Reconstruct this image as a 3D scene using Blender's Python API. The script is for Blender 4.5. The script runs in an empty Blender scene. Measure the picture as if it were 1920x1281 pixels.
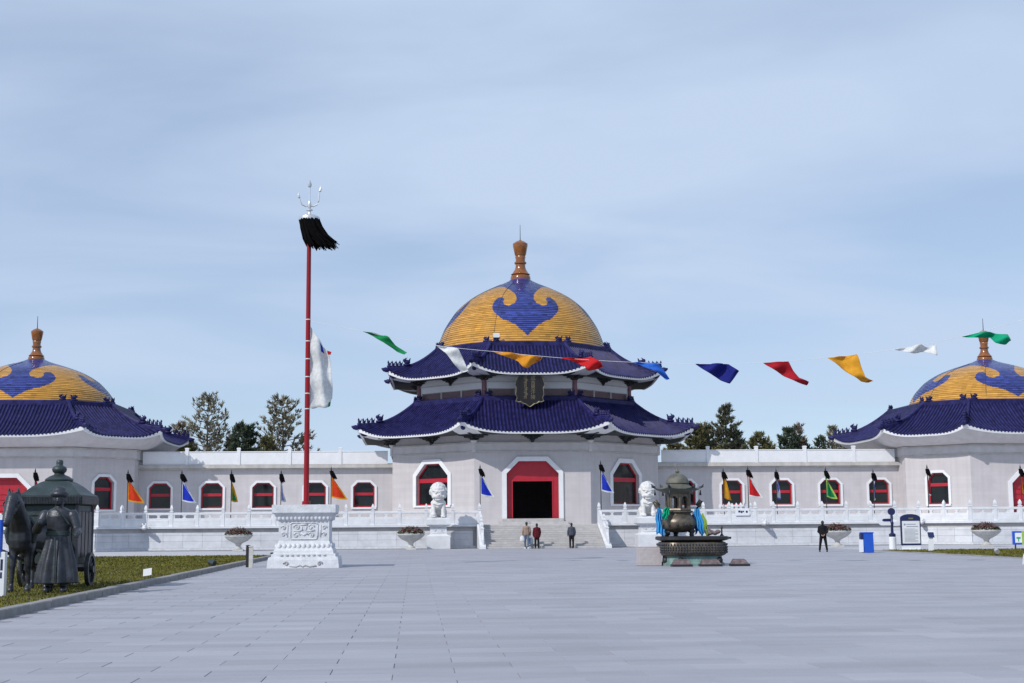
import bpy, math, random
from mathutils import Vector, Matrix
R = math.radians
random.seed(7)
S = bpy.context.scene
COL = S.collection

# ------------------------------------------------------------------ camera
CAMLOC = Vector((-8.7, -116.5, 1.5))
yaw, pitch, roll = R(3.904), R(7.395), R(0.42)
fw = Vector((math.sin(yaw)*math.cos(pitch), math.cos(yaw)*math.cos(pitch), math.sin(pitch)))
rt0 = Vector((math.cos(yaw), -math.sin(yaw), 0)); up0 = rt0.cross(fw)
rt = rt0*math.cos(roll) - up0*math.sin(roll); up = up0*math.cos(roll) + rt0*math.sin(roll)
cd = bpy.data.cameras.new('camera'); cam = bpy.data.objects.new('camera', cd); COL.objects.link(cam)
cam.matrix_world = Matrix(((rt.x, up.x, -fw.x, CAMLOC.x), (rt.y, up.y, -fw.y, CAMLOC.y), (rt.z, up.z, -fw.z, CAMLOC.z), (0, 0, 0, 1)))
cd.sensor_width = 36; cd.lens = 50.0; cd.clip_end = 6000
S.camera = cam

# ------------------------------------------------------------------ sky and sun
SUN = Vector((-2.55, -2.35, 2.75)).normalized()
w = bpy.data.worlds.new('World'); S.world = w; w.use_nodes = True
nt = w.node_tree; nt.nodes.clear()
N = nt.nodes.new; L = nt.links.new
out = N('ShaderNodeOutputWorld'); bg = N('ShaderNodeBackground'); bg.inputs['Strength'].default_value = 0.11
sky = N('ShaderNodeTexSky'); sky.sky_type = 'NISHITA'; sky.sun_disc = False
sky.sun_elevation = math.asin(SUN.z); sky.sun_rotation = math.atan2(SUN.x, SUN.y)
sky.altitude = 1300; sky.air_density = 1.0; sky.dust_density = 0.4; sky.ozone_density = 2.5
tc = N('ShaderNodeTexCoord'); sep = N('ShaderNodeSeparateXYZ'); L(tc.outputs['Generated'], sep.inputs[0])
# cloud sheet: the view direction projected onto a high flat layer
zc = N('ShaderNodeMath'); zc.operation = 'ADD'; zc.inputs[1].default_value = 0.12; L(sep.outputs['Z'], zc.inputs[0])
zm = N('ShaderNodeMath'); zm.operation = 'MAXIMUM'; zm.inputs[1].default_value = 0.05; L(zc.outputs[0], zm.inputs[0])
dx = N('ShaderNodeMath'); dx.operation = 'DIVIDE'; L(sep.outputs['X'], dx.inputs[0]); L(zm.outputs[0], dx.inputs[1])
dy = N('ShaderNodeMath'); dy.operation = 'DIVIDE'; L(sep.outputs['Y'], dy.inputs[0]); L(zm.outputs[0], dy.inputs[1])
cb = N('ShaderNodeCombineXYZ'); L(dx.outputs[0], cb.inputs[0]); L(dy.outputs[0], cb.inputs[1])
mp = N('ShaderNodeMapping'); mp.inputs['Rotation'].default_value = (0, 0, R(14)); mp.inputs['Scale'].default_value = (0.7, 1.0, 1); mp.inputs['Location'].default_value = (1.7, 0.35, 0)
L(cb.outputs[0], mp.inputs[0])
n1 = N('ShaderNodeTexNoise'); n1.inputs['Scale'].default_value = 1.1; n1.inputs['Detail'].default_value = 5; n1.inputs['Roughness'].default_value = 0.5; n1.inputs['Distortion'].default_value = 0.5
L(mp.outputs[0], n1.inputs['Vector'])
cr = N('ShaderNodeMapRange'); cr.inputs[1].default_value = 0.36; cr.inputs[2].default_value = 0.64; cr.inputs[3].default_value = 0.58; cr.inputs[4].default_value = 1.0
L(n1.outputs['Fac'], cr.inputs[0])
mx = N('ShaderNodeMix'); mx.data_type = 'RGBA'
hs = N('ShaderNodeHueSaturation'); hs.inputs['Saturation'].default_value = 1.08; hs.inputs['Value'].default_value = 1.0; L(sky.outputs[0], hs.inputs['Color'])
L(cr.outputs[0], mx.inputs['Factor']); L(hs.outputs[0], mx.inputs['A']); mx.inputs['B'].default_value = (5.0, 6.12, 7.95, 1)
L(mx.outputs['Result'], bg.inputs['Color']); L(bg.outputs[0], out.inputs[0])

sd = bpy.data.lights.new('sun', 'SUN'); sd.energy = 3.4; sd.angle = R(0.6); sd.color = (1.0, 0.95, 0.88)
sun = bpy.data.objects.new('sun', sd); COL.objects.link(sun); sun.location = (-60, -60, 70)
sun.rotation_euler = (-SUN).to_track_quat('-Z', 'Y').to_euler()
S.view_settings.view_transform = 'Standard'; S.view_settings.look = 'None'; S.view_settings.exposure = 0.0; S.view_settings.gamma = 1.0
S.view_settings.use_curve_mapping = False
S.render.engine = 'CYCLES'

# ------------------------------------------------------------------ materials
def mat(name, col, rough=0.6, metal=0.0, var=0.15, scale=3.0, bump=0.0, bscale=None, spec=0.5, tint=None, coat=0.0, stretch=None, island=0.0):
    m = bpy.data.materials.new(name); m.use_nodes = True
    t = m.node_tree; b = t.nodes['Principled BSDF']; n = t.nodes.new; l = t.links.new
    b.inputs['Roughness'].default_value = rough; b.inputs['Metallic'].default_value = metal
    b.inputs['Specular IOR Level'].default_value = spec; b.inputs['Coat Weight'].default_value = coat
    geo = n('ShaderNodeNewGeometry'); src = geo.outputs['Position']
    if stretch:
        mm = n('ShaderNodeMapping'); mm.inputs['Scale'].default_value = stretch; l(src, mm.inputs[0]); src = mm.outputs[0]
    nz = n('ShaderNodeTexNoise'); nz.inputs['Scale'].default_value = scale; nz.inputs['Detail'].default_value = 6; nz.inputs['Roughness'].default_value = 0.6
    l(src, nz.inputs['Vector'])
    rp = n('ShaderNodeValToRGB'); e = rp.color_ramp.elements
    e[0].position = 0.3; e[1].position = 0.72
    t2 = tint or col
    e[0].color = (*[max(0, c*(1-var)) for c in t2], 1); e[1].color = (*[min(1, c*(1+var)) for c in col], 1)
    l(nz.outputs['Fac'], rp.inputs[0]); colour = rp.outputs[0]
    if island:
        oi = n('ShaderNodeObjectInfo'); ad = n('ShaderNodeMath'); ad.operation = 'ADD'; l(oi.outputs['Random'], ad.inputs[0]); l(geo.outputs['Random Per Island'], ad.inputs[1])
        fr = n('ShaderNodeMath'); fr.operation = 'FRACT'; l(ad.outputs[0], fr.inputs[0])
        mr = n('ShaderNodeMapRange'); mr.inputs[3].default_value = 1-island; mr.inputs[4].default_value = 1+island; l(fr.outputs[0], mr.inputs[0])
        vm = n('ShaderNodeVectorMath'); vm.operation = 'SCALE'; l(colour, vm.inputs[0]); l(mr.outputs[0], vm.inputs['Scale']); colour = vm.outputs[0]
    l(colour, b.inputs['Base Color'])
    if bump:
        n2 = n('ShaderNodeTexNoise'); n2.inputs['Scale'].default_value = bscale or scale*5; n2.inputs['Detail'].default_value = 4; l(src, n2.inputs['Vector'])
        bp = n('ShaderNodeBump'); bp.inputs['Strength'].default_value = bump; bp.inputs['Distance'].default_value = 0.03
        l(n2.outputs['Fac'], bp.inputs['Height']); l(bp.outputs[0], b.inputs['Normal'])
    return m
def stone_mat(name, col, bw, bh, mortar=0.82, var=0.06, rough=0.75):
    """faint courses of thin cladding slabs, seen from far away"""
    m = mat(name, col, rough, var=var, scale=0.8)
    t = m.node_tree; b = t.nodes['Principled BSDF']; n = t.nodes.new; l = t.links.new
    src = b.inputs['Base Color'].links[0].from_socket
    geo = n('ShaderNodeNewGeometry'); sp = n('ShaderNodeSeparateXYZ'); l(geo.outputs['Position'], sp.inputs[0])
    a = n('ShaderNodeMath'); a.operation = 'ADD'; l(sp.outputs[0], a.inputs[0]); l(sp.outputs[1], a.inputs[1])
    c = n('ShaderNodeCombineXYZ'); l(a.outputs[0], c.inputs[0]); l(sp.outputs[2], c.inputs[1])
    br = n('ShaderNodeTexBrick'); br.inputs['Scale'].default_value = 1; br.inputs['Brick Width'].default_value = bw; br.inputs['Row Height'].default_value = bh
    br.inputs['Mortar Size'].default_value = 0.012; br.inputs['Color1'].default_value = (1, 1, 1, 1); br.inputs['Color2'].default_value = (0.955, 0.95, 0.955, 1); br.inputs['Mortar'].default_value = (mortar,)*3+(1,)
    l(c.outputs[0], br.inputs['Vector'])
    # faint rain streaks running down the face
    mm = n('ShaderNodeMapping'); mm.inputs['Scale'].default_value = (3, 3, 0.12); l(geo.outputs['Position'], mm.inputs[0])
    nz = n('ShaderNodeTexNoise'); nz.inputs['Scale'].default_value = 1.3; nz.inputs['Detail'].default_value = 4; l(mm.outputs[0], nz.inputs['Vector'])
    mr = n('ShaderNodeMapRange'); mr.inputs[1].default_value = 0.35; mr.inputs[2].default_value = 0.6; mr.inputs[3].default_value = 0.94; mr.inputs[4].default_value = 1.0; l(nz.outputs['Fac'], mr.inputs[0])
    x = n('ShaderNodeMix'); x.data_type = 'RGBA'; x.blend_type = 'MULTIPLY'; x.inputs['Factor'].default_value = 1
    l(src, x.inputs['A']); l(br.outputs[0], x.inputs['B'])
    y = n('ShaderNodeVectorMath'); y.operation = 'SCALE'; l(x.outputs['Result'], y.inputs[0]); l(mr.outputs[0], y.inputs['Scale'])
    l(y.outputs[0], b.inputs['Base Color'])
    return m
K = {}
K['wall'] = stone_mat('wall_stone', (0.50, 0.475, 0.49), 0.9, 0.3, 0.93)
K['wall_trim'] = mat('wall_trim_stone', (0.52, 0.50, 0.515), 0.7, var=0.1, scale=1.5)
K['white'] = mat('white_plaster', (0.68, 0.69, 0.72), 0.6, var=0.05, scale=2)
K['marble'] = mat('white_marble', (0.64, 0.655, 0.69), 0.5, var=0.09, scale=2.2, bump=0.25, bscale=14)
K['marble_old'] = mat('weathered_marble', (0.60, 0.62, 0.66), 0.6, var=0.14, scale=4.5, bump=0.5, bscale=22)
K['marble_lion'] = mat('creamy_marble', (0.60, 0.60, 0.60), 0.6, var=0.16, scale=6, bump=0.5, bscale=22)
K['terrace'] = mat('terrace_stone', (0.59, 0.605, 0.65), 0.7, var=0.13, scale=1.4, bump=0.2, island=0.05)
K['cap'] = mat('cap_stone', (0.40, 0.395, 0.40), 0.7, var=0.15, scale=2)
K['step'] = mat('step_stone', (0.43, 0.42, 0.42), 0.75, var=0.14, scale=2.5, island=0.06)
K['cornice'] = mat('cornice_stone', (0.44, 0.42, 0.40), 0.75, var=0.2, scale=1.5, stretch=(1, 1, 0.3))
K['paver'] = mat('paving_granite', (0.322, 0.324, 0.365), 0.62, var=0.13, scale=0.7, bump=0.12, bscale=40, island=0.085, stretch=(.35, 1.4, 1))
K['joint'] = mat('paving_bed', (0.215, 0.215, 0.235), 0.9, var=0.2)
K['path'] = mat('pale_paving', (0.44, 0.44, 0.47), 0.7, var=0.1, scale=1.2)
K['kerb'] = mat('kerb_granite', (0.24, 0.235, 0.235), 0.8, var=0.2, scale=3, bump=0.2)
K['earth'] = mat('earth', (0.16, 0.14, 0.10), 0.95, var=0.3, scale=0.05)
K['soil'] = mat('lawn_soil', (0.13, 0.115, 0.03), 0.95, var=0.35, scale=0.9, tint=(0.085, 0.08, 0.03), bump=0.6, bscale=30)
K['grass'] = mat('grass_blades', (0.135, 0.125, 0.024), 0.85, var=0.4, spec=.1, scale=0.5, tint=(0.10, 0.11, 0.018), island=0.22)
K['roof'] = mat('blue_glazed_tile', (0.022, 0.021, 0.10), 0.45, var=0.4, scale=2.2, spec=0.18, tint=(0.012, 0.011, 0.062))
K['roof_pan'] = mat('blue_pan_tile', (0.009, 0.009, 0.042), 0.6, var=0.4, scale=3, spec=.12)
K['dome_y'] = mat('yellow_glazed_tile', (0.52, 0.275, 0.045), 0.2, var=0.13, scale=3, spec=0.6, tint=(0.50, 0.235, 0.035), stretch=(0.35, 0.35, 3), island=0.10)
K['dome_b'] = mat('cobalt_glazed_tile', (0.030, 0.044, 0.205), 0.2, var=0.28, scale=3, spec=0.6, stretch=(0.6, 0.6, 2.5), island=0.22)
K['finial'] = mat('amber_glazed_finial', (0.225, 0.078, 0.018), 0.18, var=0.3, scale=4, spec=0.7)
K['red'] = mat('red_lacquer', (0.38, 0.010, 0.026), 0.45, var=0.12, scale=2)
K['pole_red'] = mat('red_pole_paint', (0.25, 0.006, 0.014), 0.4, spec=.3, var=0.1, scale=2)
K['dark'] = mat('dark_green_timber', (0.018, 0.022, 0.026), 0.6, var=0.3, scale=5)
K['mauve'] = mat('mauve_louvre', (0.20, 0.095, 0.12), 0.6, var=0.2, scale=4)
K['glass'] = mat('dark_window_glass', (0.010, 0.013, 0.015), 0.06, var=0.4, scale=0.8, spec=0.35)
K['bronze'] = mat('dark_bronze', (0.038, 0.043, 0.055), 0.40, metal=0.35, var=0.55, scale=4, bump=0.25, bscale=30)
K['bronze_green'] = mat('verdigris_bronze', (0.036, 0.054, 0.058), 0.5, metal=0.3, var=0.35, scale=3, bump=0.2, bscale=25)
K['bronze_brown'] = mat('brown_bronze', (0.13, 0.105, 0.08), 0.4, metal=0.5, var=0.4, scale=5, tint=(0.085, 0.085, 0.07), bump=0.2, bscale=25)
K['bronze_lid'] = mat('dull_olive_bronze', (0.125, 0.125, 0.105), 0.6, metal=0.25, var=0.35, scale=5, bump=0.2, bscale=25)
K['patina'] = mat('pale_verdigris', (0.16, 0.26, 0.25), 0.7, metal=0.1, var=0.35, scale=4, bump=0.3)
K['slab'] = mat('dark_red_slab', (0.13, 0.10, 0.105), 0.75, var=0.6, scale=9)
K['pink'] = mat('pink_granite', (0.42, 0.385, 0.39), 0.6, var=0.12, scale=7)
K['hair'] = mat('black_horsehair', (0.005, 0.005, 0.006), 0.9, var=0.3, scale=8, spec=.05)
K['steel'] = mat('silver_metal', (0.62, 0.64, 0.67), 0.35, metal=0.6, var=0.1)
K['iron'] = mat('dark_iron', (0.03, 0.03, 0.032), 0.5, metal=0.4, var=0.2)
K['bark'] = mat('pine_bark', (0.10, 0.085, 0.075), 0.9, var=0.35, scale=4)
K['signblue'] = mat('blue_sign_paint', (0.01, 0.085, 0.50), 0.4, var=0.06)
K['navy'] = mat('navy_sign_paint', (0.012, 0.02, 0.085), 0.4, var=0.1)
K['signwhite'] = mat('white_sign_face', (0.72, 0.75, 0.80), 0.45, var=0.04)
K['print'] = mat('grey_print', (0.25, 0.27, 0.36), 0.6, var=0.1)
K['gold'] = mat('gold_leaf', (0.22, 0.19, 0.12), 0.5, metal=0.3, var=0.2)
K['black'] = mat('black_lacquer', (0.012, 0.011, 0.014), 0.35, var=0.2)
K['urn'] = mat('grey_urn_stone', (0.47, 0.47, 0.46), 0.7, var=0.2, scale=4)
K['green_sign'] = mat('green_print', (0.02, 0.30, 0.10), 0.5, var=0.05)
K['skin'] = mat('skin', (0.42, 0.25, 0.18), 0.55, var=0.06)
K['black_hair'] = mat('dark_hair', (0.012, 0.010, 0.010), 0.5, var=0.2)
def tiled(m, lo, hi):
    t = m.node_tree; b = t.nodes['Principled BSDF']; src = b.inputs['Base Color'].links[0].from_socket
    a = t.nodes.new('ShaderNodeAttribute'); a.attribute_name = 'tile'; r_ = t.nodes.new('ShaderNodeMapRange'); r_.inputs[3].default_value = lo; r_.inputs[4].default_value = hi; t.links.new(a.outputs['Fac'], r_.inputs[0])
    v = t.nodes.new('ShaderNodeVectorMath'); v.operation = 'SCALE'; t.links.new(src, v.inputs[0]); t.links.new(r_.outputs[0], v.inputs['Scale']); t.links.new(v.outputs[0], b.inputs['Base Color'])
    r2 = t.nodes.new('ShaderNodeMapRange'); r2.inputs[3].default_value = .34; r2.inputs[4].default_value = .12; t.links.new(a.outputs['Fac'], r2.inputs[0]); t.links.new(r2.outputs[0], b.inputs['Roughness'])
tiled(K['dome_y'], .70, 1.28); tiled(K['dome_b'], .5, 1.6)
def cloth(name, col):
    m = mat(name, col, 0.75, var=0.14, scale=6, spec=0.2, bump=.3, bscale=9)
    t = m.node_tree; b = t.nodes['Principled BSDF']; o = t.nodes['Material Output']
    tr = t.nodes.new('ShaderNodeBsdfTranslucent'); mxs = t.nodes.new('ShaderNodeMixShader'); mxs.inputs[0].default_value = 0.28
    t.links.new(b.inputs['Base Color'].links[0].from_socket, tr.inputs[0]); t.links.new(b.outputs[0], mxs.inputs[1]); t.links.new(tr.outputs[0], mxs.inputs[2]); t.links.new(mxs.outputs[0], o.inputs[0])
    return m
def leafmat(name, col): return mat(name, col, 0.75, var=0.35, scale=0.7, spec=0.2, island=0.3)

# ------------------------------------------------------------------ mesh helpers
class M:
    def __init__(s): s.v = []; s.f = []; s.mi = []; s.cur = 0
    def add(s, vs, fs):
        o = len(s.v); s.v += [tuple(p) for p in vs]; s.f += [tuple(i+o for i in f) for f in fs]; s.mi += [s.cur]*len(fs); return s
    def box(s, x0, x1, y0, y1, z0, z1):
        return s.add([(x0,y0,z0),(x1,y0,z0),(x1,y1,z0),(x0,y1,z0),(x0,y0,z1),(x1,y0,z1),(x1,y1,z1),(x0,y1,z1)],
                     [(3,2,1,0),(4,5,6,7),(0,1,5,4),(1,2,6,5),(2,3,7,6),(3,0,4,7)])
    def bbox(s, x0, x1, y0, y1, z0, z1, b=0.02):
        """box with chamfered top and bottom edges"""
        vs = []
        for z, q in ((z0, b), (z0+b, 0), (z1-b, 0), (z1, b)):
            vs += [(x0+q,y0+q,z),(x1-q,y0+q,z),(x1-q,y1-q,z),(x0+q,y1-q,z)]
        fs = [(3,2,1,0),(12,13,14,15)]
        for k in range(3):
            for j in range(4): fs.append((4*k+j, 4*k+(j+1)%4, 4*k+4+(j+1)%4, 4*k+4+j))
        return s.add(vs, fs)
    def fbox(s, fr, u0, u1, d0, d1, z0, z1):
        vs = [fr(u,d,z) for z in (z0,z1) for (u,d) in ((u0,d1),(u1,d1),(u1,d0),(u0,d0))]
        return s.add(vs, [(3,2,1,0),(4,5,6,7),(0,1,5,4),(1,2,6,5),(2,3,7,6),(3,0,4,7)])
    def prism(s, poly, z0, z1, cap=True):
        n = len(poly)
        vs = [(x,y,z0) for x,y in poly]+[(x,y,z1) for x,y in poly]
        fs = [(i,(i+1)%n,n+(i+1)%n,n+i) for i in range(n)]
        if cap: fs += [tuple(range(n))[::-1], tuple(range(n,2*n))]
        return s.add(vs, fs)
    def rings(s, rings, close=True, cap0=True, cap1=True):
        """loft through rings of equal length"""
        n = len(rings[0]); vs = [p for r in rings for p in r]; fs = []
        for k in range(len(rings)-1):
            for i in range(n if close else n-1): fs.append((k*n+i, k*n+(i+1)%n, (k+1)*n+(i+1)%n, (k+1)*n+i))
        if cap0: fs.append(tuple(range(n))[::-1])
        if cap1: fs.append(tuple(range((len(rings)-1)*n, len(rings)*n)))
        return s.add(vs, fs)
    def lathe(s, prof, n=24, c=(0,0,0), ph=0.0, cap0=True, cap1=True):
        return s.rings([[(c[0]+r*math.cos(ph+2*math.pi*i/n), c[1]+r*math.sin(ph+2*math.pi*i/n), c[2]+z) for i in range(n)] for r, z in prof], True, cap0, cap1)
    def square(s, prof, c=(0,0,0)):
        return s.rings([[(c[0]-r,c[1]-r,c[2]+z),(c[0]+r,c[1]-r,c[2]+z),(c[0]+r,c[1]+r,c[2]+z),(c[0]-r,c[1]+r,c[2]+z)] for r, z in prof])
    def tube(s, pts, rad, n=8, cap=True):
        pts = [Vector(p) for p in pts]; k = len(pts); rs = []
        if not hasattr(rad, '__len__'): rad = [rad]*k
        for i, p in enumerate(pts):
            d = (pts[min(i+1,k-1)]-pts[max(i-1,0)]); d = d.normalized() if d.length else Vector((0,0,1))
            a = Vector((0,0,1)) if abs(d.z) < 0.9 else Vector((1,0,0))
            x = d.cross(a).normalized(); y = d.cross(x)
            rs.append([p + x*rad[i]*math.cos(2*math.pi*j/n) + y*rad[i]*math.sin(2*math.pi*j/n) for j in range(n)])
        return s.rings(rs, True, cap, cap)
    def caps(s, p0, p1, r0, r1, n=10):
        """tapered capsule for bodies"""
        p0 = Vector(p0); p1 = Vector(p1); d = p1-p0; d = d.normalized() if d.length > 1e-6 else Vector((0,0,1))
        a = Vector((0,0,1)) if abs(d.z) < 0.9 else Vector((1,0,0)); x = d.cross(a).normalized(); y = d.cross(x); rs = []
        for k in range(4):
            t = R(-85+k*28.33); rs.append((p0+d*r0*math.sin(t), r0*math.cos(t)))
        for k in range(4):
            t = R(k*28.33); rs.append((p1+d*r1*math.sin(t), r1*math.cos(t)))
        return s.rings([[c+x*r*math.cos(2*math.pi*j/n)+y*r*math.sin(2*math.pi*j/n) for j in range(n)] for c, r in rs])
    def ball(s, c, rx, ry, rz, n=12, m=8, rot=None):
        rs = []
        for k in range(m):
            t = R(-88+176*k/(m-1)); ring = []
            for j in range(n):
                a = 2*math.pi*j/n; p = Vector((rx*math.cos(t)*math.cos(a), ry*math.cos(t)*math.sin(a), rz*math.sin(t)))
                if rot: p = rot @ p
                ring.append(Vector(c)+p)
            rs.append(ring)
        return s.rings(rs)
    def grid(s, fn, nu, nv):
        vs = [fn(i/nu, j/nv) for j in range(nv+1) for i in range(nu+1)]
        fs = [(j*(nu+1)+i, j*(nu+1)+i+1, (j+1)*(nu+1)+i+1, (j+1)*(nu+1)+i) for j in range(nv) for i in range(nu)]
        return s.add(vs, fs)
    def mesh(s, name, mats, smooth=False):
        me = bpy.data.meshes.new(name); me.from_pydata(s.v, [], s.f)
        for m in (mats if isinstance(mats, (list, tuple)) else [mats]): me.materials.append(K[m] if isinstance(m, str) else m)
        if any(s.mi): me.polygons.foreach_set('material_index', s.mi)
        if smooth: me.polygons.foreach_set('use_smooth', [True]*len(me.polygons))
        me.update(); return me
    def build(s, name, mats, parent=None, smooth=False, kind=None, auto=None):
        if parent is not None:
            o = worldloc(parent); s.v = [(x-o.x, y-o.y, z-o.z) for x, y, z in s.v]
        ob = bpy.data.objects.new(name, s.mesh(name, mats, smooth)); COL.objects.link(ob)
        if parent is not None: ob.parent = parent
        if auto is not None: ob.data.set_sharp_from_angle(angle=R(auto))
        if kind: ob['kind'] = kind
        return ob
def worldloc(o):
    v = Vector(o.location)
    while o.parent: o = o.parent; v += Vector(o.location)
    return v
def inst(name, me, parent, loc, rz=0, scale=None):
    """a part that shares mesh data; loc is in world metres"""
    ob = bpy.data.objects.new(name, me); COL.objects.link(ob)
    if parent is not None: ob.parent = parent; ob.location = Vector(loc)-worldloc(parent)
    else: ob.location = loc
    ob.rotation_euler = (0, 0, rz)
    if scale: ob.scale = scale
    return ob
def tag(o, label, cat, group=None):
    o['label'] = label; o['category'] = cat
    if group: o['group'] = group
    return o
def thing(name, loc, label, cat, group=None):
    o = bpy.data.objects.new(name, None); COL.objects.link(o); o.location = loc; o.empty_display_size = 0.3
    return tag(o, label, cat, group)
def struct(o): o['kind'] = 'structure'; return o
def copy_tree(o, parent=None):
    c = o.copy(); COL.objects.link(c); c.parent = parent
    for ch in [x for x in o.children]: copy_tree(ch, c)
    return c
def frame(cx, cy, ang):
    """facet frame: u along the wall, d outward, z up; ang = direction of the outward normal"""
    n = Vector((math.cos(ang), math.sin(ang))); t = Vector((-n.y, n.x))
    return lambda u, d, z: (cx+t.x*u+n.x*d, cy+t.y*u+n.y*d, z)
def remesh(o, vox, smooth=2):
    m = o.modifiers.new('remesh', 'REMESH'); m.mode = 'VOXEL'; m.voxel_size = vox; m.use_smooth_shade = True
    if smooth: sm = o.modifiers.new('smooth', 'SMOOTH'); sm.iterations = smooth; sm.factor = 0.5
    return o

# ================================================================== GROUND
m = M(); m.add([(-900,-300,-0.12),(900,-300,-0.12),(900,900,-0.12),(-900,900,-0.12)], [(0,1,2,3)])
struct(m.build('ground', 'earth'))
m = M(); m.add([(-90,-135,-0.009),(90,-135,-0.009),(90,12,-0.009),(-90,12,-0.009)], [(0,1,2,3)])
plaza = struct(m.build('plaza', 'joint'))
# granite slabs 1.28 m wide and 0.6 m deep in running bond with uneven joints
PW, PD = 1.28, 0.60
VPX = -8.93
def paver_mesh(mm, x, y, b=0.004):
    hx, hy = PW/2-random.choice((.001,.002,.004,.007)), PD/2-random.choice((.002,.003,.006)); dz = random.uniform(-0.0015, 0.0015)
    vs = [(x-hx,y-hy,-0.0085),(x+hx,y-hy,-0.0085),(x+hx,y+hy,-0.0085),(x-hx,y+hy,-0.0085),
          (x-hx+b,y-hy+b,dz),(x+hx-b,y-hy+b,dz),(x+hx-b,y+hy-b,dz),(x-hx+b,y+hy-b,dz)]
    mm.add(vs, [(4,5,6,7),(0,1,5,4),(1,2,6,5),(2,3,7,6),(3,0,4,7)])
paver_mes = []
for _ in range(12): pm = M(); paver_mesh(pm, 0, 0); paver_mes.append(pm.mesh('paver', 'paver'))
rest = M(); near = []
ny = 0; y = -106.0
while y < -22.2:
    dist = y+116.5
    half = dist*0.42+3
    cxv = -8.7+math.tan(R(3.9))*dist
    i0 = int((cxv-half-VPX)/PW)-1; i1 = int((cxv+half-VPX)/PW)+1
    for i in range(i0, i1+1):
        x = VPX+(i+(0.5 if ny%2 else 0))*PW
        if (x < -15.95 or x > 16.7): continue
        if y < -101.8: off = 0
        near.append((dist, x, y))
    y += PD; ny += 1
near.sort(key=lambda q: (q[0], abs(q[1]+8)))
vis = [q for q in near if q[0] > 13.2 and abs(q[1]-(-8.7+math.tan(R(3.9))*q[0])) < q[0]*0.366]
first = set(vis[:300])
for q in vis[:300]: inst('paver', random.choice(paver_mes), plaza, (q[1], q[2], 0))
for q in near:
    if q not in first: paver_mesh(rest, q[1], q[2])
rest.build('paving_field', 'paver', plaza, kind='stuff')
# pale strip of paving before the terrace and behind the lawns
m = M(); m.box(-75,-15.8,-38.7,-20.2,-0.029,-0.0045); m.box(16.5,75,-38.7,-20.2,-0.029,-0.0045); m.box(-15.8,16.5,-21.9,-20.2,-0.029,-0.003)
struct(m.build('forecourt_path', 'path'))

# lawns with kerbs
def lawn(x0, x1, y0, y1, side):
    m = M(); m.add([(x0,y0,0.05),(x1,y0,0.05),(x1,y1,0.05),(x0,y1,0.05)], [(0,1,2,3)])
    o = struct(m.build('lawn', 'soil'))
    return o
lawn(-75, -16.0, -112, -39.0, -1); lawn(16.75, 75, -112, -39.0, 1)
def kerb_run(name, x, ya, yb, z):
    me = M().bbox(-0.125,0.125,-0.74,0.74,-0.03,z,0.018).mesh('kerb_stone', 'kerb')
    root = bpy.data.objects.new(name, None); COL.objects.link(root); root.location = (x, (ya+yb)/2, 0); root['kind'] = 'structure'
    y = ya
    while y < yb: inst('kerb_stone', me, root, (x+random.uniform(-.006,.006), y+0.75, random.uniform(-.008,.004))); y += 1.5
kerb_run('kerb', -15.85, -112, -39.2, 0.15); kerb_run('kerb', 16.6, -85, -39.2, 0.05)
def kerb_back(x0, x1, y):
    me = M().bbox(-0.74,0.74,-0.125,0.125,-0.03,0.03,0.018).mesh('kerb_stone', 'kerb')
    root = bpy.data.objects.new('kerb', None); COL.objects.link(root); root.location = ((x0+x1)/2, y, 0); root['kind'] = 'structure'
    x = x0
    while x < x1: inst('kerb_stone', me, root, (x+0.75, y, 0)); x += 1.5
kerb_back(-46.5, -16.4, -38.85); kerb_back(16.9, 46.5, -38.85)
def blades(x0, x1, y0, y1, n, h0, h1, wide):
    mm = M()
    for _ in range(n):
        x = random.uniform(x0, x1); y = random.uniform(y0, y1); a = random.uniform(0, math.pi); h = random.uniform(h0, h1); ww = wide*random.uniform(.6, 1.3)
        c, s = math.cos(a)*ww, math.sin(a)*ww; lx, ly = random.uniform(-.05,.05), random.uniform(-.05,.05)
        mm.add([(x-c,y-s,0.05),(x+c,y+s,0.05),(x+lx,y+ly,0.05+h)], [(0,1,2)])
    return mm
g = blades(-25, -16.05, -96, -60, 38000, .03, .075, .014)
g2 = blades(-34, -16.05, -60, -39.1, 22000, .03, .07, .03); g.add(g2.v, g2.f)
g3 = blades(16.8, 30, -68, -39.1, 16000, .03, .07, .03); g.add(g3.v, g3.f)
o = g.build('lawn_grass', 'grass'); o['kind'] = 'stuff'; o['label'] = 'short olive grass on the lawns beside the plaza'; o['category'] = 'grass'

# ================================================================== TERRACE
TZ = 1.62
terr = thing('stone_terrace', (0, -10, 0), 'long white stone terrace carrying the three halls and their wings', 'terrace')
half = [(0,-16.0),(15.9,-16.0),(27.4,-16.0),(30.1,-18.7),(52,-18.7),(52,14),(0,14)]
poly = [(-x,y) for x, y in half[::-1] if x > 0][0:]
poly = [(-52,14),(-52,-18.7),(-30.1,-18.7),(-27.4,-16.0),(27.4,-16.0),(30.1,-18.7),(52,-18.7),(52,14)]
m = M(); m.prism(poly, 0, 1.205); m.build('core', 'cap', terr)
def offs(poly, d):
    n = len(poly); res = []
    for i in range(n):
        p0, p1, p2 = Vector(poly[i-1]), Vector(poly[i]), Vector(poly[(i+1)%n])
        e1 = (p1-p0).normalized(); e2 = (p2-p1).normalized(); n1 = Vector((e1.y,-e1.x)); n2 = Vector((e2.y,-e2.x))
        b = (n1+n2); b = b/b.length; res.append(tuple(p1+b*d/max(.3, b.dot(n1))))
    return res
m = M(); m.prism(offs(poly, 0.30), TZ-0.128, TZ); m.build('cap_course', 'marble', terr)
m = M(); m.prism(offs(poly, 0.05), 1.21, TZ-0.13); m.build('neck_course', 'cap', terr)
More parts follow.
